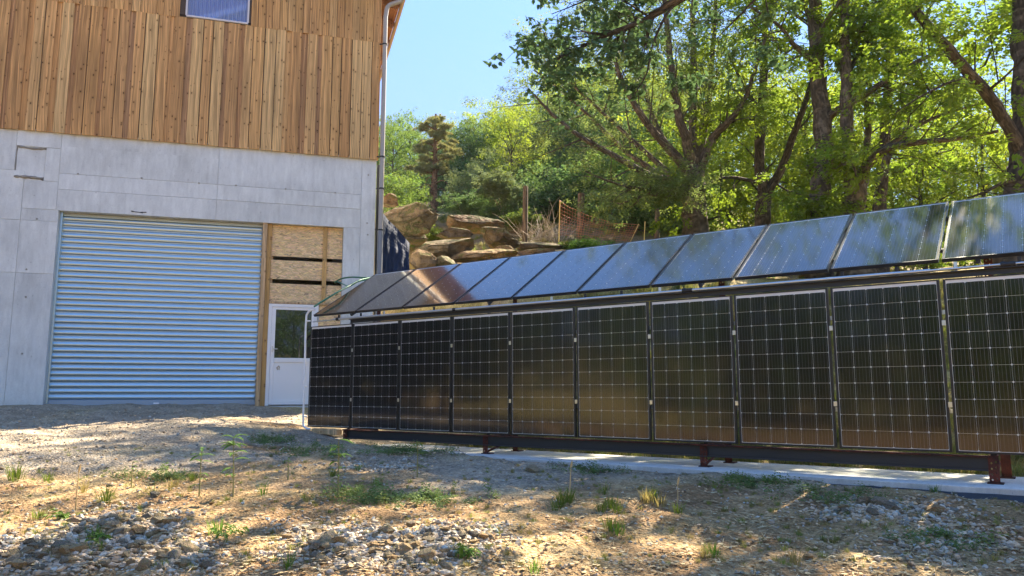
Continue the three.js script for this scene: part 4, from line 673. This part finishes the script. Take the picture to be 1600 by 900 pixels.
// ---------------------------------------------------------------- posts, stakes, net, shrubs on the terrace
{
  const post = (px, pt, pb, z, r, label) => { const a = at(px, pb, z), b = at(px + 1, pt, z), g = H(a.x, z); const o = thing('wooden_post', label, 'post', 'wooden posts along the terrace', [a.x, Math.min(g, a.y) - .1, a.z]); const hgt = b.y - o.position.y; part('shaft', tube([V(0, 0, 0), V(.01, hgt * .5, 0), V(b.x - a.x, hgt - .02, 0), V(b.x - a.x, hgt, 0)], [r * 1.12, r, r * .95, r * .8], 10, .06), Mt.post, o); };
  post(820, 291, 346, 24, .085, 'pale wooden post above the oblong boulder'); post(907, 302, 372, 23, .105, 'thick wooden post standing in the orange net fence'); post(1026, 327, 376, 22, .075, 'short dark wooden post beside the big fan-limbed tree');
  const stake = (px, pt, pb, z, label) => { const a = at(px, pb + 14, z), b = at(px + 2, pt, z); top('stake', tube([a, a.clone().lerp(b, .5), b], [.016, .016, .014], 7), Mt.stake, label, 'stake', 'thin yellow stakes of the net fence'); };
  stake(873, 314, 372, 22.6, 'thin yellow stake at the high end of the orange net'); stake(1006, 346, 374, 22, 'thin yellow stake standing apart from the orange net');
  const N = thing('net_fence', 'sagging orange plastic net strung along the terrace edge', 'fence', null, [0, 0, 0]); seed(341);
  const P = (u, v) => { const topY = lerp(314, 351, Math.pow(u, .8)) + 8 * Math.sin(u * 3.1), botY = lerp(368, 378, u); return at(lerp(874, lerp(1000, 985, v), u), lerp(topY, botY, v) + (noise(u * 9, v * 5) - .5) * 3, 22.6 + (noise(u * 6 + 3, v * 3) - .5) * .5); };
  const st = []; for (let k = 0; k <= 9; k++) st.push(tube(Array.from({ length: 25 }, (_, i) => P(i / 24, k / 9)), k === 0 ? .007 : .004, 4)); for (let k = 0; k <= 30; k++) st.push(tube(Array.from({ length: 8 }, (_, i) => P(k / 30, i / 7)), .0032, 4));
  part('netting', joined(st), Mt.netting, N); part('end_pole', tube([at(982, 384, 22.6), at(998, 350, 22.6)], .013, 6), Mt.stake, N);
  // bright weeds and shrubs on the terrace
  const bush = (px, py, z, w, h, leaf, label, n = 140) => { const a = at(px, py, z), g = Math.min(H(a.x, z), a.y + .3), o = thing('shrub', label, 'shrub', 'shrubs along the terrace', [a.x, g, a.z]); const L = [], st2 = []; for (let k = 0; k < 9; k++) { const p = V(gauss() * w * .5, rr(.5, 1) * h, gauss() * w * .4); st2.push(tube([V(gauss() * .08, -.1, gauss() * .08), p.clone().multiplyScalar(.55), p], [.012, .009, .004], 4)); for (let i = 0; i < n / 9; i++) L.push([p.clone().add(V(gauss() * w * .35, gauss() * h * .3, gauss() * w * .35)), rr(.6, 1.1), null]); } part('stems', joined(st2), Mt.twig, o); crown(L, SP.bush, leaf, o, .25); };
  seed(350);
  bush(912, 388, 20.5, .9, .55, Lf.weed, 'bright green weeds at the foot of the net fence', 260); bush(885, 385, 20.8, .5, .35, Lf.grass, 'low yellow-green weeds beside the terrace soil', 120);
  bush(1010, 384, 20, .9, .5, Lf.woodC, 'dark low shrub below the short wooden post', 180); bush(1150, 372, 18, 1.4, .7, Lf.weed, 'leafy undergrowth between the fan-limbed tree and the two-stemmed tree', 320); bush(1235, 358, 16.2, 1.2, .75, Lf.weed, 'leafy undergrowth at the foot of the burled grey tree', 320);
  bush(790, 318, 27, 1.3, 1.6, Lf.woodD, 'pale grey-green shrub above the flat slab of rock', 420); bush(815, 335, 25.5, .7, .6, Lf.grass, 'yellow-green shrub at the base of the pale post', 160); bush(735, 322, 28, 1.4, 1.1, Lf.woodC, 'dark shrub on the slope above the boulders', 320); bush(640, 315, 26, 1.6, .7, Lf.woodD, 'scrubby growth above the large mossy boulder', 300); bush(690, 325, 25, 1.4, .4, Lf.grass, 'grassy growth behind the flat slab of rock', 300);
  bush(1420, 330, 18, 1.4, .8, Lf.mapleYellow, 'sunlit undergrowth behind the tilted panels beside the forked tree', 300); bush(1540, 330, 16, 1.2, .6, Lf.maple, 'sunlit undergrowth under the leaning limb', 260);
  // dry twigs
  { const a = at(850, 350, 24), o = thing('dry_brushwood', 'tangle of bare grey twigs beside the pale wooden post', 'brushwood', null, [a.x, H(a.x, 24), -24]); const g = []; for (let k = 0; k < 70; k++) { const s = V(gauss() * .7, rr(-.1, .2), gauss() * .4); g.push(tube(bend(s, V(gauss(), rr(.3, 1), gauss() * .6), rr(.6, 1.5), 5, .02, .3), [.011, .010, .008, .007, .005, .003], 4)); } part('twigs', joined(g), Mt.twig, o); }
}

// ---------------------------------------------------------------- grass, weeds, stones
function tuft(sd, n, h, w) { seed(sd); const pos = []; for (let i = 0; i < n; i++) { const a = rr(0, 6.28), r = rr(0, w), b = V(Math.cos(a) * r, -.01, Math.sin(a) * r), d = V(Math.cos(a) * rr(.05, .5) + gauss() * .15, 1, Math.sin(a) * rr(.05, .5) + gauss() * .15).normalize(), L = h * rr(.45, 1.15), s = V(-Math.sin(a), 0, Math.cos(a)).multiplyScalar(rr(.0018, .0035)); const m = b.clone().addScaledVector(d, L * .55), t = b.clone().addScaledVector(d, L).add(V(d.x * L * .35, -L * .12, d.z * L * .35)); const q = [b.clone().sub(s), b.clone().add(s), m.clone().sub(s), m.clone().add(s)]; for (const f of [[q[0], q[1], q[3]], [q[0], q[3], q[2]], [q[2], q[3], t]]) for (const v of f) pos.push(v.x, v.y, v.z); } const g = new THREE.BufferGeometry(); g.setAttribute('position', new THREE.Float32BufferAttribute(pos, 3)); g.computeVertexNormals(); return g; }
const tufts = [tuft(1, 60, .17, .06), tuft(2, 44, .11, .07), tuft(3, 36, .24, .05)];
const clover = spray(11, 40, .22, .026, .020, .5);
seed(401);
const TUFT = [[25, 750, 0, Lf.grass, 'grass tuft at the crest of the bank near the concrete wall side', 1.3], [75, 752, 1, Lf.grass, null, 1], [165, 785, 0, Lf.grass, null, 1.1], [410, 775, 2, Lf.weed, null, .75], [150, 845, 1, Lf.weed, null, 1.1], [340, 832, 1, Lf.weed, null, 1.2], [878, 790, 0, Lf.grass, null, 1.15], [890, 786, 0, Lf.grass, null, 1], [870, 797, 1, Lf.grass, null, 1.1], [945, 772, 2, Lf.grass, null, .7], [955, 795, 1, Lf.grass, null, 1.2], [940, 800, 1, Lf.grass, null, 1], [965, 802, 1, Lf.grass, null, 1], [1020, 784, 0, Lf.grass, null, .9], [1030, 790, 1, Lf.grassDry, null, 1.2], [1010, 786, 0, Lf.grassDry, null, 1], [1060, 800, 1, Lf.grass, null, 1], [955, 830, 1, Lf.grass, null, 1.2], [965, 836, 1, Lf.weed, null, 1.1], [270, 762, 1, Lf.grassDry, null, 1.1], [60, 812, 1, Lf.grass, null, 1], [720, 870, 1, Lf.weed, null, 1], [1100, 872, 2, Lf.grassDry, null, .7], [1115, 870, 1, Lf.weed, null, 1], [450, 890, 2, Lf.weed, null, .7], [590, 760, 1, Lf.grass, null, 1], [520, 745, 0, Lf.grass, null, .8], [300, 752, 0, Lf.grass, null, .8], [560, 735, 1, Lf.weed, null, .9], [1580, 768, 0, Lf.grass, null, .7], [1460, 770, 1, Lf.weed, null, .8], [835, 895, 1, Lf.weed, null, 1], [1240, 880, 1, Lf.grassDry, null, 1.1], [240, 775, 2, Lf.grass, null, .7], [130, 770, 2, Lf.grassDry, null, .8]];
for (const [px, py, k, m, label, sc] of TUFT) { const p = hit(px, py); if (!p) continue; const t = top('grass_tuft', tufts[k], m, label || (m === Lf.grassDry ? 'dry straw-coloured grass tuft on the bank' : m === Lf.weed ? 'small dark green grass tuft among the stones' : 'fresh green grass tuft on the bank'), 'grass tuft', 'grass tufts on the bank'); t.position.copy(p); t.scale.setScalar(sc); t.rotation.y = rr(0, 6.28); }
function stalk(px, py, hpx, leafy, label, dry) {
  const p = hit(px, py), k = -p.z / FPX, h = hpx * k, o = thing(dry ? 'dry_stalk' : 'weed_plant', label, dry ? 'stalk' : 'plant', null, p.toArray()); seed(420 + px);
  const b = bend(V(0, -.02, 0), V(gauss() * .05, 1, gauss() * .05), h, 8, 0, dry ? .06 : .025); part('stem', tube(b, b.map((_, i) => lerp(.008, .003, i / 8)), 6), dry ? Mt.straw : M([.24, .22, .08], .8), o);
  if (dry) { part('seed_head', tube([b[8], b[8].clone().add(V(.005, .03, 0)), b[8].clone().add(V(.012, .07, 0))], [.004, .011, .003], 7), Mt.straw, o); return; }
  const lf = (i, L, W) => { const a = i * 2.4 + rr(-.3, .3), d = V(Math.cos(a), rr(.1, .7), Math.sin(a)).normalize(), s = V(-Math.sin(a), 0, Math.cos(a)); const pos = []; let pr = null; for (let q = 0; q <= 5; q++) { const f = q / 5, c = V(0, 0, 0).addScaledVector(d, L * f).add(V(0, -L * .45 * f * f, 0)), w = W * Math.sin(Math.PI * Math.pow(f * .96 + .02, .75)); const A = c.clone().addScaledVector(s, w).add(V(0, w * .3, 0)), C = c.clone().addScaledVector(s, -w).add(V(0, w * .3, 0)); if (pr) for (const v of [pr[0], pr[1], A, pr[0 + 1], c, A, pr[1], pr[2], C, pr[1], C, c]) pos.push(v.x, v.y, v.z); pr = [A, c, C]; } const g = new THREE.BufferGeometry(); g.setAttribute('position', new THREE.Float32BufferAttribute(pos, 3)); g.computeVertexNormals(); return g; };
  for (let i = 0; i < leafy; i++) { const f = i < leafy * .7 ? rr(.72, 1) : rr(.2, .7), q = b[Math.min(8, Math.round(f * 8))]; part('leaf', lf(i, h * rr(.2, .34), h * .05), Lf.weed, o).position.copy(q); }
}
stalk(364, 778, 92, 16, 'tall single-stemmed weed with a leafy top on the yard'); stalk(311, 775, 72, 11, 'slimmer weed with a small leafy top beside the tall one'); stalk(528, 776, 88, 13, 'weed stem with yellowish leaves before the rack end'); stalk(652, 745, 50, 6, 'thin sparse weed on the stony track'); stalk(205, 763, 42, 5, 'short weed at the sunny crest of the bank'); stalk(450, 750, 34, 7, 'little leafy weed between the two taller weeds');
stalk(118, 800, 60, 0, 'dry stalk with a seed head standing on the bank', 1); stalk(890, 770, 40, 0, 'dry stalk above the sunlit grass tuft', 1); stalk(1058, 790, 34, 0, 'dry grass stalk at the shadow edge', 1);
function leafPlant(px, py, r, label) { const p = hit(px, py), o = thing('leafy_weed', label, 'plant', 'low leafy weeds', p.toArray()); seed(px); const L = Array.from({ length: 10 }, () => [V(gauss() * r * .5, rr(.01, .05), gauss() * r * .5), rr(.6, 1), null]); part('stem', tube([V(0, -.03, 0), V(0, .04, 0)], [.006, .003], 5), Mt.twig, o); const im = crown(L, spray(12, 8, .10, .06, .028, .6), Lf.weed, o, .2); im.name = 'leaves'; }
leafPlant(155, 848, .12, 'broad-leaved weed sprouting among the grey stones'); leafPlant(352, 836, .14, 'spreading dark-leaved weed beside the stone heap'); leafPlant(90, 812, .12, 'pale weed on the brown soil of the bank'); leafPlant(730, 872, .1, 'small weed in the stone heap below the rack');
// low green ground cover
{
  seed(430); const L = []; const area = (cx, cy, rx, ry, n) => { for (let i = 0; i < n; i++) { const p = hit(cx + gauss() * rx, cy + gauss() * ry); if (p) L.push([p.add(V(0, .008, 0)), rr(.5, 1.2), null]); } };
  area(640, 781, 110, 8, 130); area(560, 775, 50, 10, 40); area(420, 690, 30, 6, 70); area(640, 706, 60, 6, 160); area(1290, 778, 80, 14, 45); area(930, 735, 50, 6, 70); area(490, 705, 60, 10, 60); area(1480, 850, 60, 20, 30); area(1180, 755, 60, 8, 60); area(260, 748, 60, 6, 50);
  const im = crown(L, clover, Lf.cover, scene, .3); im.name = 'ground_cover'; tag(im, 'low green ground cover spreading over the stony soil', 'ground cover', null, 'stuff');
  const D = []; for (let i = 0; i < 900; i++) { const p = hit(rr(0, 1600), rr(700, 890)); if (p) D.push(p); }
  for (let i = 0; i < 2600; i++) { const s = rr(2, 14), q = rr(1.0, 6.5), [x, z] = rowXZ(s, q); D.push(V(x, H(x, z), -z)); }
  for (let i = 0; i < 1500; i++) { const x = rr(-6, 14), z = rr(19, 34); if (rowSQ(x, z)[1] > 6) D.push(V(x, H(x, z), -z)); }
  const g = new THREE.InstancedMesh(tufts[1], Lf.grassDry, D.length), m = new THREE.Matrix4(), e = new THREE.Euler(), q = new THREE.Quaternion(), c = new THREE.Color();
  D.forEach((p, i) => { const far = rowSQ(p.x, -p.z)[1] > .9, s = far ? rr(1, 2.4) : rr(.2, .55); m.compose(p, q.setFromEuler(e.set(0, rr(0, 6.28), 0)), V(s, s * rr(.6, 1.1), s)); g.setMatrixAt(i, m); const k = rr(.7, 1.2), gr = rnd(); g.setColorAt(i, c.setRGB(k * (1 - .35 * gr), k, k * (1 - .4 * gr))); });
  g.name = 'dry_grass'; scene.add(g); tag(g, 'thin dry grass over the bank and slope behind the rack', 'grass', null, 'stuff');
}
// dead leaves and bits of straw lying about
{
  seed(470); const pos = []; for (let i = 0; i < 5; i++) { const a = rr(0, 6.28), b = V(gauss() * .03, .004, gauss() * .03), d = V(Math.cos(a), rr(-.05, .12), Math.sin(a)), s = V(-Math.sin(a), rr(-.1, .3), Math.cos(a)), L = i < 3 ? rr(.06, .13) : .035, w = i < 3 ? .0022 : .013; const q = [b, b.clone().addScaledVector(d, L * .5).addScaledVector(s, w), b.clone().addScaledVector(d, L), b.clone().addScaledVector(d, L * .5).addScaledVector(s, -w)]; for (const k of [0, 1, 2, 0, 2, 3]) pos.push(...q[k].toArray()); }
  const g = new THREE.BufferGeometry(); g.setAttribute('position', new THREE.Float32BufferAttribute(pos, 3)); g.computeVertexNormals();
  const P = []; for (let i = 0; i < 3600; i++) { const p = hit(rr(-40, 1640), 645 + 265 * Math.pow(rnd(), .9)); if (p) { const [a, b] = rowSQ(p.x, -p.z); if (!(b > -.34 && a > .8)) P.push(p); } }
  const im = new THREE.InstancedMesh(g, M([.46, .34, .18], .9, { side: THREE.DoubleSide }), P.length), m = new THREE.Matrix4(), q = new THREE.Quaternion(), e = new THREE.Euler(), c = new THREE.Color();
  P.forEach((p, i) => { const s = rr(.6, 1.3); m.compose(p.add(V(0, .012, 0)), q.setFromEuler(e.set(gauss() * .15, rr(0, 6.28), gauss() * .15)), V(s, s, s)); im.setMatrixAt(i, m); const b = rr(.5, 1.5), w = gauss() * .12; im.setColorAt(i, c.setRGB(b * (1 + w), b, b * (1 - w))); });
  im.name = 'leaf_litter'; scene.add(im); tag(im, 'dead leaves and straw bits lying on the soil', 'litter', null, 'stuff');
}
// crushed stone
{
  const stoneG = Array.from({ length: 8 }, (_, k) => { seed(500 + k); let g = k % 2 ? new THREE.IcosahedronGeometry(1, 0) : new THREE.DodecahedronGeometry(1, 0); g.deleteAttribute('uv'); g.deleteAttribute('normal'); g = mergeVertices(g, 1e-3); const p = g.attributes.position; for (let i = 0; i < p.count; i++) { const f = rr(.62, 1.25); p.setXYZ(i, p.getX(i) * f * 1.0, p.getY(i) * f * .62, p.getZ(i) * f * .74); } g = g.toNonIndexed(); g.computeVertexNormals(); return uvBox(g); });
  const sm = [[.50, .48, .44], [.58, .51, .40], [.40, .41, .42], [.64, .58, .48], [.52, .43, .32], [.30, .32, .35]].map(c => M(c, .9, { map: rep(T.rock, 3, 3), bumpMap: rep(T.rockBump, 3, 3), bumpScale: .01, specularIntensity: .3 }));
  seed(520);
  const zones = [[70, 868, 75, 24, 52], [200, 830, 75, 28, 60], [255, 868, 70, 22, 40], [520, 850, 70, 26, 52], [640, 862, 80, 26, 56], [720, 838, 60, 20, 26], [1390, 800, 100, 16, 34], [1480, 850, 90, 26, 22], [590, 728, 60, 8, 14]];
  const where = ['at the lower corner of the bank before the barn', 'in the main stone heap before the roller door', 'at the foot of the main stone heap', 'in the second stone heap below the rack end', 'in the middle of the second stone heap', 'at the sunny end of the second stone heap', 'in the stony strip before the concrete slab', 'scattered below the stony strip', 'on the stony track beside the rack'], hue = ['mid-grey', 'tan', 'slate-grey', 'pale cream', 'brown', 'dark blue-grey']; let made = 0;
  for (const [zi, [cx, cy, sx, sy, n]] of zones.entries()) for (let i = 0; i < n && made < 300; i++) {
    const px = clamp(cx + gauss() * sx, -20, 1620), py = clamp(cy + gauss() * sy, 700, 915), p = hit(px, py); if (!p) continue; const s = rr(.026, .058) * (cy > 780 ? 1 : .8) * (rnd() < .12 ? 1.45 : 1);
    const ci = Math.floor(rnd() * 6), o = top('stone', stoneG[Math.floor(rnd() * 8)], sm[ci], `${hue[ci]} crushed stone ${where[zi]}`, 'stone', 'loose stones on the bank'); o.position.copy(p).add(V(0, s * .25, 0)); o.scale.setScalar(s); o.rotation.set(gauss() * .5, rr(0, 6.28), gauss() * .5); made++;
  }
  [[241, 778, .055, 5], [172, 762, .04, 5], [330, 790, .03, 4], [1375, 792, .085, 2], [1392, 797, .07, 5], [1460, 800, .075, 4], [1262, 876, .05, 4], [832, 737, .09, 0], [805, 715, .08, 3]].forEach(([px, py, s, k], i) => { const p = hit(px, py); const o = top('stone', stoneG[i % 8], sm[k], ['dark grey stone perched on the crest of the bank', 'small dark stone on the sunny crest', 'small brown stone at the crest beside the weeds', 'flat grey stone before the slab', 'purplish dark stone beside the flat grey stone', 'rounded brown stone before the slab end', 'small brown stone on the sunlit soil', 'pale flat stone on the track', 'pale thin stone on the track below the rack'][i], 'stone', 'loose stones on the bank'); o.position.copy(p).add(V(0, s * .3, 0)); o.scale.setScalar(s); o.rotation.set(gauss() * .3, rr(0, 6), gauss() * .3); });
  // finer gravel everywhere, uncountable
  const by = stoneG.slice(0, 4).map(() => []);
  const put = (p, s) => { if (p) by[Math.floor(rnd() * 4)].push([p, s]); };
  for (const [cx, cy, sx, sy, n] of zones) for (let i = 0; i < n * 26; i++) put(hit(cx + gauss() * sx * 1.25, clamp(cy + gauss() * sy * 1.3, 690, 930)), rr(.008, .024) * (rnd() < .25 ? 1.6 : 1));
  for (let i = 0; i < 3600; i++) { const px = rr(-60, 1660), py = 640 + 270 * Math.pow(rnd(), 1.2), p = hit(px, py); if (!p) continue; const [s, q] = rowSQ(p.x, -p.z); if (q > -.34 && s > .8) continue; put(p, rr(.006, .02) * (py < 740 ? 1.6 : 1)); }
  for (let i = 0; i < 2500; i++) { const x = rr(-9, 7), z = rr(2.4, 14.5), [s, q] = rowSQ(x, z); if (q > -.34 && s > .8 || q > 1) continue; put(V(x, H(x, z), -z), rr(.006, .024)); }
  const gm = M([.44, .37, .28], .92, { specularIntensity: .3 });
  const grp = thing('gravel', 'fine crushed gravel scattered over yard and bank', 'gravel'); grp.userData.kind = 'stuff';
  by.forEach((list, k) => { const im = new THREE.InstancedMesh(stoneG[k], gm, list.length), m = new THREE.Matrix4(), q = new THREE.Quaternion(), e = new THREE.Euler(), c = new THREE.Color(); list.forEach(([p, s], i) => { m.compose(V(p.x, p.y + s * .2, p.z), q.setFromEuler(e.set(gauss() * .5, rr(0, 6.28), gauss() * .5)), V(s, s, s)); im.setMatrixAt(i, m); const b = rr(.5, 1.35), w = gauss() * .22 + .02; im.setColorAt(i, c.setRGB(b * (1 + w), b, b * (1 - w))); }); im.name = 'pebbles'; im.userData.kind = 'stuff'; grp.add(im); });
}
scene.fog = new THREE.FogExp2(0xdfe8ee, .0003);
// ---------------------------------------------------------------- shadows on, draw
scene.traverse(o => { if (o.isMesh) { o.castShadow = true; o.receiveShadow = true; } });
renderer.render(scene, camera);
